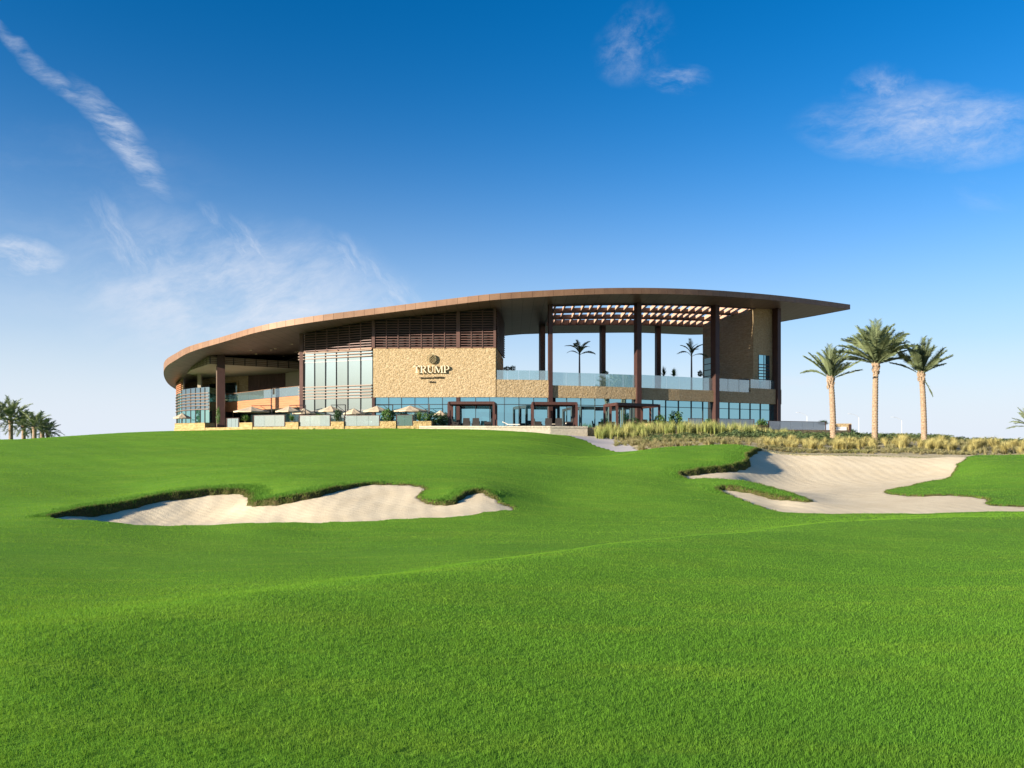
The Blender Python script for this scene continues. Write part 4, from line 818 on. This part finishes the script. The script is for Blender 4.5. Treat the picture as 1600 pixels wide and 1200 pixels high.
pergola([pp(964, 85.5), pp(1030, 89.5), pp(1003, 93.8), pp(944.5, 89.5)], ZV(631.5, 85.5), 'angled timber pergola rising behind the tall reeds')
def armchair(x, Y, rz, lab, pale=False):
    t = thing('wicker_armchair', lab, 'armchair', (U(x, Y), Y, ZT), rz, 'wicker armchairs under the pergolas')
    MB().box((0, 0, 0.21), (0.72, 0.72, 0.40)).build('seat_base', 'wicker', t, local=True); MB().box((0, -0.03, 0.47), (0.56, 0.58, 0.11)).build('seat_cushion', 'cushion', t, local=True)
    MB().hexa([(-.37, .26, .412), (.37, .26, .412), (.37, .37, .412), (-.37, .37, .412), (-.34, .36, .98), (.34, .36, .98), (.34, .45, .98), (-.34, .45, .98)]).build('backrest', 'wicker', t, local=True)
    for s in (-1, 1): MB().box((s * .33, -0.06, 0.53), (0.11, 0.62, 0.24)).build('armrest', 'wicker', t, local=True)
    for sx in (-1, 1):
        for sy in (-1, 1): MB().box((sx * .3, sy * .3, 0.0), (0.06, 0.06, 0.02)).build('foot', 'mullion', t, local=True)
P1, P2, P3 = 'under the leftmost pergola', 'under the middle pergola', 'under the angled pergola'
for x, Y, rz, lab in [(712, 86, 1.6, 'dark wicker armchair at the left posts ' + P1), (729, 84.6, 3.14, 'dark wicker armchair with its back turned, left of centre ' + P1), (744, 84.6, 3.1, 'dark wicker armchair with its back turned, right of centre ' + P1), (762, 86, -1.5, 'dark wicker armchair at the right posts ' + P1),
                      (840, 86, 1.7, 'dark wicker armchair at the left post ' + P2), (857, 85.2, 3.1, 'dark wicker armchair, second from the left ' + P2), (873, 85.2, 3.1, 'dark wicker armchair, third from the left ' + P2), (889, 86.2, -1.4, 'dark wicker armchair at the right posts ' + P2),
                      (986, 89, 2.2, 'dark wicker armchair half hidden by reeds ' + P3), (1004, 90, 3.5, 'dark wicker armchair near the rear post ' + P3), (1017, 90.5, -1.2, 'dark wicker armchair at the right post ' + P3)]: armchair(x, Y, rz, lab)
def low_table(x, Y, lab):
    t = thing('coffee_table', lab, 'table', (U(x, Y), Y, ZT), 0, 'low tables under the pergolas'); MB().box((0, 0, .40), (1.1, .7, .06)).build('table_top', 'pale_stone', t, local=True)
    for sx in (-1, 1):
        for sy in (-1, 1): MB().box((sx * .48, sy * .28, 0.185), (.06, .06, .37)).build('leg', 'mullion', t, local=True)
low_table(737, 86.3, 'low stone-topped table between the armchairs ' + P1); low_table(865, 87, 'low stone-topped table between the armchairs ' + P2)
t = thing('sun_lounger', 'low white sun lounger on the terrace between two pergolas', 'lounger', (U(802, 83.4), 83.4, ZT), 0.1)
MB().box((0, 0, .28), (1.3, .6, .10)).build('mattress', 'cushion', t, local=True); MB().hexa([(-1.1, -.3, .5), (-.62, -.3, .29), (-.62, .3, .29), (-1.1, .3, .5), (-1.12, -.3, .58), (-.62, -.3, .36), (-.62, .3, .36), (-1.12, .3, .58)]).build('headrest', 'cushion', t, local=True)
for sx in (-.55, .55):
    for sy in (-.25, .25): MB().box((sx, sy, .115), (.06, .06, .23)).build('leg', 'mullion', t, local=True)

# ------------------------------------------------------------------ vegetation
M['leaf'] = mat('shrub_leaf', (0.055, 0.12, 0.03), 0.5, spec=0.3, col2=(0.10, 0.17, 0.04), scale=1.2, trans=(0.10, 0.22, 0.03))
M['dark_leaf'] = mat('dark_leaf', (0.025, 0.06, 0.022), 0.5, spec=0.3, col2=(0.045, 0.085, 0.03), scale=1.2, trans=(0.04, 0.09, 0.02))
M['palm_leaf'] = mat('palm_leaf', (0.125, 0.165, 0.085), 0.55, spec=0.25, col2=(0.20, 0.235, 0.11), scale=0.7, trans=(0.20, 0.25, 0.09))
M['dry_leaf'] = mat('dry_leaf', (0.26, 0.20, 0.09), 0.8, col2=(0.2, 0.17, 0.07), scale=1, trans=(0.3, 0.22, 0.08))
M['trunk'] = mat('palm_trunk', (0.35, 0.26, 0.175), 0.9, spec=0.1, col2=(0.19, 0.13, 0.082), scale=7, bump=0.5, bscale=12)
M['grey_trunk'] = mat('smooth_trunk', (0.26, 0.24, 0.22), 0.8, col2=(0.2, 0.18, 0.16), scale=3)
M['golden'] = mat('golden_grass', (0.50, 0.42, 0.17), 0.8, spec=0.1, col2=(0.40, 0.38, 0.13), scale=0.35, trans=(0.5, 0.40, 0.14))
M['reed'] = mat('reed', (0.26, 0.31, 0.09), 0.8, spec=0.1, col2=(0.44, 0.40, 0.16), scale=0.5, trans=(0.4, 0.42, 0.1))
M['straw'] = mat('straw', (0.38, 0.32, 0.17), 0.9, spec=0.1, col2=(0.27, 0.27, 0.10), scale=0.5, trans=(0.4, 0.34, 0.14))
M['lowshrub'] = mat('low_shrub', (0.065, 0.105, 0.045), 0.7, spec=0.2, col2=(0.13, 0.16, 0.055), scale=0.6, trans=(0.1, 0.16, 0.05))
rs = np.random.RandomState(3)
def frond_mesh(name, Lf, n, leaf, droop, lift, m, wd=0.035, vee=0.7):
    """feather leaf along +X: arching midrib with two rows of leaflets"""
    V_, T_ = [], []
    def rib(t): return np.array((Lf * (t - 0.10 * droop * t * t), 0, Lf * (lift * t - 0.55 * droop * t * t)))
    k = 9; base = len(V_)
    for i in range(k + 1):
        t = i / k; p = rib(t); r = 0.045 * (1 - 0.85 * t); V_ += [p + (0, -r, 0), p + (0, r, 0), p + (0, 0, r * 1.2)]
    for i in range(k):
        a = 3 * i
        for u, v in ((0, 1), (1, 2), (2, 0)): T_ += [(a + u, a + v, a + 3 + v), (a + u, a + 3 + v, a + 3 + u)]
    for i in range(n):
        t = 0.12 + 0.88 * (i + rs.rand() * .6) / n; p = rib(t); d = rib(min(t + .02, 1.02)) - rib(t); d /= np.linalg.norm(d)
        l = leaf * (0.45 + 1.1 * t if t < 0.5 else 1.0 - 0.75 * (t - .5) * 1.1) * rs.uniform(.8, 1.15)
        for s in (-1, 1):
            dirv = d * rs.uniform(.65, 1.0) + np.array((0, s * rs.uniform(.7, 1.0), vee * rs.uniform(.2, 1) - 0.25 * t)); dirv /= np.linalg.norm(dirv)
            q = len(V_); V_ += [p - d * wd / 2, p + d * wd / 2, p + dirv * l * .6 + (0, 0, .02) + d * wd * .4, p + dirv * l + np.array((0, 0, -0.12 * l))]; T_ += [(q, q + 1, q + 2), (q, q + 2, q + 3)]
    return arr_mesh(name, np.array(V_, float), np.array(T_), m)
def trunk_mesh(name, h, r0, r1, lean=(0, 0), pat=0.40, m='trunk', rings=None, seg=24, twist=1):
    rings = rings or int(h / 0.035); V_, Q_ = [], []
    for i in range(rings + 1):
        t = i / rings; z = h * t; r = r0 + (r1 - r0) * t + 0.10 * r0 * math.exp(-z / 0.25) + (0.35 * r1 * max(0, (t - 0.84) / 0.16) ** 1.2 if pat else 0)
        for j in range(seg):
            a = 2 * math.pi * j / seg
            e = 0.0
            if pat: e = pat * (0.8 * abs(math.sin((a * 3 + z * 24.0 * twist) / 2)) + 0.2 * abs(math.sin((a * 5 - z * 24.0) / 2)) - 0.5)
            rr = r * (1 + e); V_.append((lean[0] * t * t + rr * math.cos(a), lean[1] * t * t + rr * math.sin(a), z))
    for i in range(rings):
        for j in range(seg): a = i * seg + j; b = i * seg + (j + 1) % seg; Q_.append((a, b, b + seg, a + seg))
    return arr_mesh(name, np.array(V_), np.array(Q_), m)
FR = [frond_mesh('date_frond', 3.3, 78, 0.66, d, l, 'palm_leaf', 0.034) for d, l in ((0.35, 0.25), (0.55, 0.3), (0.8, 0.35), (0.2, 0.1))]
def palm(x, Y, zb, h, r0, r1, R, n, lab, cat='palm tree', group=None, fr=FR, lean=(0, 0), name='date_palm', emin=-8, emax=84, tm='trunk', pat=0.40, stubs=True, seed=1, upright=0.75):
    rr = random.Random(seed); t = thing(name, lab, cat, (U(x, Y), Y, zb), 0, group); tk = link('trunk', trunk_mesh('trunk', h, r0, r1, lean, pat, tm), t)
    for i in range(n):
        f = i / max(1, n - 1); el = math.radians(emin + (emax - emin) * (1 - f) ** upright + rr.uniform(-7, 7)) if False else math.radians(emin + (emax - emin) * f ** upright + rr.uniform(-6, 6)); az = i * 2.39996 + rr.uniform(-.25, .25)
        s = R / 3.3 * rr.uniform(.82, 1.08) * (0.8 if f > .92 else 1)
        o = link('frond', fr[rr.randrange(len(fr))], t); o.location = (lean[0] + r1 * .6 * math.cos(az), lean[1] + r1 * .6 * math.sin(az), h - 0.25 * (1 - f) - .05)
        o.rotation_euler = (Matrix.Rotation(az, 3, 'Z') @ Matrix.Rotation(-el, 3, 'Y') @ Matrix.Rotation(rr.uniform(-.5, .5), 3, 'X')).to_euler(); o.scale = (s, s, s)
    if stubs:
        for i in range(26):
            az = i * 2.4; z = h - 0.1 - 1.15 * rr.random(); mm = MB().hexa([(-.03, -.07, 0), (.05, -.07, -.06), (.05, .07, -.06), (-.03, .07, 0), (.10, -.03, .30), (.16, -.03, .27), (.16, .03, .27), (.10, .03, .30)])
            o = mm.build('leaf_stub', 'trunk', tk, local=True); k = r1 * 1.15; o.location = (lean[0] + k * math.cos(az), lean[1] + k * math.sin(az), z); o.rotation_euler = (0, 0, az)
    return t
for x, Y, h, r0, r1, R, n, lab, lean, sd in [(1302, 78, 6.5, .265, .225, 3.25, 25, 'shortest date palm of the three, nearest the clubhouse', (-0.25, 0), 3), (1367, 78, 7.9, .26, .22, 4.0, 64, 'tallest date palm in the middle of the three', (0.1, 0), 5), (1444, 78, 6.9, .25, .215, 3.35, 33, 'right-hand date palm of the three with a broken hanging frond', (-0.28, 0), 8)]:
    p = palm(x, Y, gz(U(x, Y), Y) - .1, h, r0, r1, R, n, lab, group='date palms beside the bunker', lean=lean, seed=sd, emin=22 if R < 3.5 else 8, emax=88, upright=0.85)
    if 'broken' in lab: o = link('frond', FR[3], p); o.location = (lean[0], -.1, h - .6); o.rotation_euler = (0, math.radians(62), -0.4); o.scale = (.62,) * 3
FRS = [frond_mesh('date_frond_simple', 3.3, 34, 0.7, d, l, 'palm_leaf', 0.09) for d, l in ((0.5, 0.3), (0.8, 0.4), (1.0, .4))]
for i, (x, vt, R, lab) in enumerate([(-4, 652, 3.6, 'distant date palm cut by the left picture edge'), (17, 655, 3.9, 'tallest distant date palm at the left edge'), (37, 664, 3.2, 'distant date palm, second from the left edge'), (54, 666, 3.0, 'distant date palm in the middle of the left group'), (66, 672, 2.6, 'low distant date palm right of the middle of the left group'), (75, 675, 2.3, 'rightmost low date palm of the distant left group')]):
    Y = 122 + 3 * (i % 3); zt = ZV(vt, Y); palm(x, Y, -3.0, zt + 3.0, .3, .26, R, 26, lab, group='distant palms on the left', fr=FRS, stubs=False, seed=20 + i, emin=-40, emax=80, upright=0.8)
palm(1610, 110, -1.5, ZV(664, 110) + 1.5, .28, .25, 2.7, 24, 'distant date palm cut by the right picture edge', group='distant palms on the right', fr=FRS, stubs=False, seed=31, emin=-20)
FRR = [frond_mesh('royal_frond', 2.0, 40, 0.42, d, l, 'palm_leaf', 0.035, 0.2) for d, l in ((1.1, 0.55), (1.4, 0.6))]
palm(905.5, 112, 6.3, ZV(551, 112) - 6.3, .16, .10, 4.2, 9, 'slim palm on the roof terrace behind the first glass balustrade', fr=FRR, name='slim_palm', tm='grey_trunk', pat=0, stubs=False, seed=4, emin=10, emax=70, group='slim palms on the roof terrace')
palm(1080.5, 115, 6.3, ZV(554, 115) - 6.3, .16, .10, 4.2, 9, 'slim palm on the roof terrace beside the stone tower', fr=FRR, name='slim_palm', tm='grey_trunk', pat=0, stubs=False, seed=12, emin=5, emax=75, group='slim palms on the roof terrace')
def leaf_cloud(name, n, size, m, spiky=False, seed=0, col=False):
    r = np.random.RandomState(seed); V_, T_ = [], []
    for i in range(n):
        if spiky:
            az, el = r.uniform(0, 6.28), r.uniform(.25, 1.45); d = np.array((math.cos(az) * math.cos(el), math.sin(az) * math.cos(el), math.sin(el))); s = np.array((-math.sin(az), math.cos(az), 0)) * 0.035; l = r.uniform(.7, 1.1)
            q = len(V_); V_ += [-s, s, d * l * .6 + s * 1.1, d * l * .6 - s * 1.1, d * l + (0, 0, -.2 * l * math.cos(el))]; T_ += [(q, q + 1, q + 2), (q, q + 2, q + 3), (q + 3, q + 2, q + 4)]
        else:
            p = r.normal(0, 1, 3); p /= np.linalg.norm(p); rad = r.uniform(.55, 1.0) * (1 + .22 * math.sin(3 * p[0] + 5 * p[1] + seed) * math.cos(4 * p[2])); p = p * rad * (.5, .5, .56) + (0, 0, .40); p[2] = abs(p[2])
            a = r.normal(0, 1, 3); a /= np.linalg.norm(a); b = np.cross(a, r.normal(0, 1, 3)); b /= np.linalg.norm(b); s = size * r.uniform(.6, 1.3); q = len(V_)
            V_ += [p - a * s, p - b * s * .45, p + a * s, p + b * s * .45]; T_ += [(q, q + 1, q + 2), (q, q + 2, q + 3)]
    return arr_mesh(name, np.array(V_), np.array(T_), m)
SH = {'leafy': [leaf_cloud('leafy_foliage', 520, .085, 'leaf', seed=i) for i in range(3)], 'dark': [leaf_cloud('dark_foliage', 520, .085, 'dark_leaf', seed=5 + i) for i in range(3)], 'spiky': [leaf_cloud('spiky_foliage', 90, 1, 'leaf', True, seed=9 + i) for i in range(2)], 'darkspiky': [leaf_cloud('spiky_foliage', 60, 1, 'dark_leaf', True, seed=19)]}
def shrub(kind, x, v0, wpx, hpx, Y, lab, group='shrubs on the terrace', i=[0]):
    i[0] += 1; sx, sz = wpx * Y / 1250, hpx * Y / 1250; z = ZV(v0, Y)
    t = thing('shrub', lab, 'shrub', (U(x, Y), Y, z), i[0] * 1.3, group); o = link('foliage', SH[kind][i[0] % len(SH[kind])], t)
    o.scale = (sx * (.5 if 'spiky' in kind else 1), min(sx, 1.6) * (.5 if 'spiky' in kind else 1), sz)
    mm = MB()
    for k in range(3): a = k * 2.1; mm.tube([(0.04 * math.cos(a), .04 * math.sin(a), -.05), (.25 * sx * math.cos(a) * .6, .25 * sx * math.sin(a) * .6, sz * .55)], [.03, .012], 5)
    mm.build('stem', 'trunk', t, local=True)
for a in [('leafy', 341, 662, 6.5, 27, 102, 'slim clipped conifer left of the tall bronze column'), ('spiky', 383, 658, 26, 12, 88.5, 'spiky plant below the largest left parasol'), ('spiky', 456, 658, 20, 13, 85.8, 'spiky plant below the second parasol from the left'),
          ('dark', 528, 657, 13, 19, 83.9, 'tall spiky dark shrub in the planter below the pale curtain glass'), ('darkspiky', 527, 655, 18, 18, 83.8, 'dark rosette plant leaning over the planter below the pale curtain glass'), ('leafy', 604, 657.5, 20, 20, 83, 'leafy bright shrub left of the green windscreen'), ('dark', 612, 657, 12, 17, 83.4, 'darker shrub touching the left end of the green windscreen'),
          ('spiky', 655, 657.5, 24, 18, 82.6, 'spiky bright plant right of the green windscreen'), ('leafy', 666, 657, 14, 12, 82.7, 'small bright shrub beside the spiky plant by the green windscreen'), ('dark', 680, 664, 26, 21, 83.5, 'broad dark shrub left of the nearest pergola'), ('dark', 693, 664, 18, 17, 84, 'dark shrub touching the nearest pergola'),
          ('leafy', 1031, 664, 17, 18, 89, 'pale green shrub right of the angled pergola'), ('leafy', 1056, 665, 22, 24, 91, 'tall rounded shrub in front of the teal glass'), ('leafy', 1106, 667, 14, 14, 93, 'small rounded shrub left of the third bronze column'), ('leafy', 1190, 668, 18, 14, 98.0, 'bright shrub between the two right-hand windscreens'),
          ('dark', 792, 579, 14, 7, 96, 'low dark shrub on the roof terrace beside the louvred corner'), ('dark', 801, 579, 10, 8, 97, 'dark rounded shrub on the roof terrace left of the back column'), ('dark', 946, 585, 10, 6, 106, 'small dark shrub at the foot of the middle back column'),
          ('darkspiky', 1037, 588, 18, 18, 108, 'upright yucca right of the rear bronze column'), ('spiky', 1053, 588, 20, 15, 108, 'pale yucca on the roof terrace'), ('dark', 1094, 588, 9, 10, 108, 'dark potted shrub at the foot of the stone tower'), ('dark', 1286, 664, 16, 8, 105, 'dark shrub behind the right-hand windscreen'), ('dark', 1334, 684, 12, 14, 104, 'dark bush at the end of the service enclosure'),
          ('spiky', 407, 657, 22, 12, 89, 'spiky plant behind the windscreen below the leftmost large parasol'), ('leafy', 432, 657, 14, 9, 90, 'low shrub under the parasol in front of the timber balcony'), ('leafy', 500, 655, 16, 9, 88, 'low shrub behind the windscreen at the curtain glass corner'), ('dark', 560, 655, 18, 8, 88, 'low dark shrub behind the reflecting windscreen'), ('dark', 632, 652, 18, 8, 86.5, 'dark shrub under the largest right parasol'), ('dark', 993, 664, 14, 12, 91, 'dark bush inside the angled pergola')]: shrub(*a)
for i, (x, lab) in enumerate([(491, 'below the corner windscreen'), (522, 'below the spiky palm planter'), (578, 'below the reflecting windscreen'), (606, 'below the leafy planter'), (634, 'below the green windscreen'), (648, 'at the start of the low pale wall')]):
    shrub('spiky', x, 673, 14, 5, WY(x) - 0.7, 'small low plant at the wall foot ' + lab, 'small plants at the foot of the wall')
# ornamental grasses
def tuft(n, h, spread, w, seed, straight=False):
    r = np.random.RandomState(seed); V_, T_ = [], []
    for i in range(n):
        az = r.uniform(0, 6.283); out = spread * r.uniform(.15, 1) ; hh = h * r.uniform(.6, 1.1); b = np.array((math.cos(az), math.sin(az), 0)); s = np.array((-math.sin(az), math.cos(az), 0)) * w * r.uniform(.7, 1.3); p0 = b * r.uniform(0, .12) * spread
        p1 = p0 + b * out * .35 + (0, 0, hh * .65); p2 = p0 + b * out + (0, 0, hh * (1 if straight else .9)); q = len(V_); V_ += [p0 - s, p0 + s, p1 - s * .8, p1 + s * .8, p2]; T_ += [(q, q + 1, q + 3), (q, q + 3, q + 2), (q + 2, q + 3, q + 4)]
    return np.array(V_, float), np.array(T_)
GT = [tuft(150, 1.0, 0.75, 0.011, 40 + i) for i in range(4)]; GM = [arr_mesh('golden_tuft', *g, 'golden') for g in GT]
def scatter(name, m, label, spots, tufts):
    Vs, Ts, n = [], [], 0; X, Y, S, Hh = map(np.array, zip(*spots)); Z = land_z(X, Y)
    for i in range(len(X)):
        v, t = tufts[i % len(tufts)]; a = rs.uniform(0, 6.28); c, s = math.cos(a), math.sin(a); q = v * (S[i], S[i], Hh[i]); Vs.append(np.c_[q[:, 0] * c - q[:, 1] * s + X[i], q[:, 0] * s + q[:, 1] * c + Y[i], q[:, 2] + Z[i] - .03]); Ts.append(t + n); n += len(v)
    return tag(link(name, arr_mesh(name, np.vstack(Vs), np.vstack(Ts), m)), label, 'grass', kind='stuff')
def spots(n, x0, x1, y0, y1, s0, s1, h0, h1, jit=None):
    out = []
    for _ in range(n): x, Y = rs.uniform(x0, x1), rs.uniform(y0, y1); s = rs.uniform(s0, s1); out.append((U(x, Y), Y, s, rs.uniform(h0, h1)))
    return out
T1 = [tuft(46, 1.0, 0.45, 0.012, 60 + i, True) for i in range(3)]; T2 = [tuft(40, 1.0, 0.9, 0.02, 70 + i) for i in range(3)]
front_edge = [(U(x, Y), Y) for x, Y in [(938, 82.5)] * 0]
reeds = spots(330, 935, 1185, 80, 88.5, .8, 1.3, .9, 1.75) + spots(120, 930, 1010, 78, 84, .7, 1.1, .7, 1.3) + spots(120, 1090, 1240, 84, 93, .8, 1.2, .7, 1.2)
reeds = [r for r in reeds if r[1] < WY(800 + r[0] / r[1] * 1250) - .4]
scatter('tall_reeds', 'reed', 'tall yellow-green reeds growing below the terrace wall', reeds, T1)
low = spots(420, 985, 1240, 64, 81, .5, 1.0, .25, .6) + spots(160, 960, 1010, 70, 80, .4, .8, .2, .5) + spots(620, 1185, 1520, 54.2, 59, .3, .6, .12, .32) + spots(300, 1180, 1600, 60, 80, .5, .9, .3, .6) + spots(200, 1500, 1680, 56.5, 80, .4, .9, .3, .6)
scatter('straw_ground_cover', 'straw', 'low straw-coloured ground cover behind the bunker', low, T2)
dk = spots(330, 1130, 1340, 74, 92, .5, 1.0, .35, 1.15) + spots(200, 1330, 1480, 78, 96, .5, 1.1, .3, 1.15) + spots(90, 1440, 1680, 74, 98, .4, 1.2, .25, .9) + spots(60, 1010, 1130, 72, 80, .5, .8, .4, .7)
dk = [r for r in dk if r[1] < WY(min(1335, 800 + r[0] / r[1] * 1250)) - .4]
LC = [(lambda me: (np.array([v.co[:] for v in me.vertices]), np.array([p.vertices[:] for p in me.polygons])))(leaf_cloud('tmp', 150, .12, 'lowshrub', seed=80 + i)) for i in range(3)]
scatter('low_green_shrubs', 'lowshrub', 'low dark green shrubs massed around the palm trunks', [(x, y, s * 1.7, h * .8) for x, y, s, h in dk], LC)
cl = spots(70, 1190, 1420, 59.5, 70, 0, 1, 0, 1) + spots(62, 1400, 1660, 58.5, 68, 0, 1, 0, 1)
gx_ = np.array([c[0] for c in cl]); gy_ = np.array([c[1] for c in cl]); gz_ = land_z(gx_, gy_)
for i, (x, y, a, b) in enumerate(cl):
    big = 0.55 + 0.5 * a if 800 + x / y * 1250 < 1400 else 0.7 + 0.5 * a
    o = tag(link('fountain_grass', GM[i % 4]), 'golden feathery grass clump behind the deep bunker', 'ornamental grass', 'golden grass clumps behind the bunker', 'thing'); o.location = (x, y, gz_[i] - .04); o.rotation_euler = (0.08, 0.25, b * 6.28); o.scale = (big * 1.05, big * 1.05, big)

# ------------------------------------------------------------------ far things on the right
M['lamp_grey'] = mat('galvanised', (0.55, 0.56, 0.57), 0.5, 0.4)
for x, Y, vt, lab in ((1261, 300, 650, 'distant street lamp nearest the clubhouse'), (1342, 300, 652, 'distant street lamp between the first two date palms'), (1409, 310, 657, 'distant street lamp beside the right date palm')):
    X, zt = U(x, Y), ZV(vt, Y); t = thing('street_lamp', lab, 'street lamp', (X, Y, -4.2), 0, 'distant street lamps')
    MB().tube([(X, Y, -4.2), (X, Y, zt)], [.16, .10], 8).build('pole', 'lamp_grey', t)
    MB().tube([(X, Y, zt), (X - 1.2, Y, zt + .75), (X - 2.4, Y, zt + 1.2), (X - 3.4, Y, zt + 1.35)], .07, 6).build('arm', 'lamp_grey', t); MB().box((X - 3.6, Y, zt + 1.33), (1.0, .4, .18)).build('lamp_head', 'lamp_grey', t)
t = thing('roadside_fence', 'distant pale vertical-bar fence right of the date palms', 'fence', (U(1470, 190), 190, -4.2))
for x in np.arange(1425, 1512, 1.6): X = U(x, 190); MB().box((X, 190, -1.6), (.07, .07, 5.2)).build('fence_bar', 'lamp_grey', t)
for z in (-0.2, .85): MB().bar((U(1425, 190), 190, z), (U(1511, 190), 190, z), .06).build('rail', 'lamp_grey', t)
t = thing('far_shed', 'small distant white-roofed shed near the right edge', 'building', (U(1560, 230), 230, -4.2))
MB().box((U(1556, 230), 230, -2.2), (5.4, 4, 4.4)).build('wall', 'plaster', t); MB().box((U(1547, 230), 230, 0.22), (2.6, 4.6, .4)).build('roof', 'white', t); MB().box((U(1562, 230), 230, 0.14), (2.6, 4.4, .24)).build('roof', 'slat', t)
for i, (x, Y, w_, h_, k, lab) in enumerate([(1402, 170, 3.4, 5.6, 'dark', 'distant rounded bush between the middle and right palms'), (1413, 165, 2.4, 5.2, 'darkspiky', 'distant spiky bush between the middle and right palms'), (1423, 175, 2.0, 4.6, 'leafy', 'small distant bush just left of the right palm'), (1374, 160, 2.2, 5.2, 'dark', 'distant bush right of the tallest palm'), (1506, 185, 4, 5.0, 'leafy', 'distant low bush at the end of the pale fence'), (1590, 210, 9, 4.3, 'dark', 'wide distant hedge at the right picture edge'), (1528, 240, 5, 4.4, 'dark', 'distant bush left of the small shed')]):
    shrub(k, x, 690 + 4.2 * 1250 / Y, w_ * 1250 / Y, h_ * 1250 / Y, Y, lab, 'distant bushes on the right')
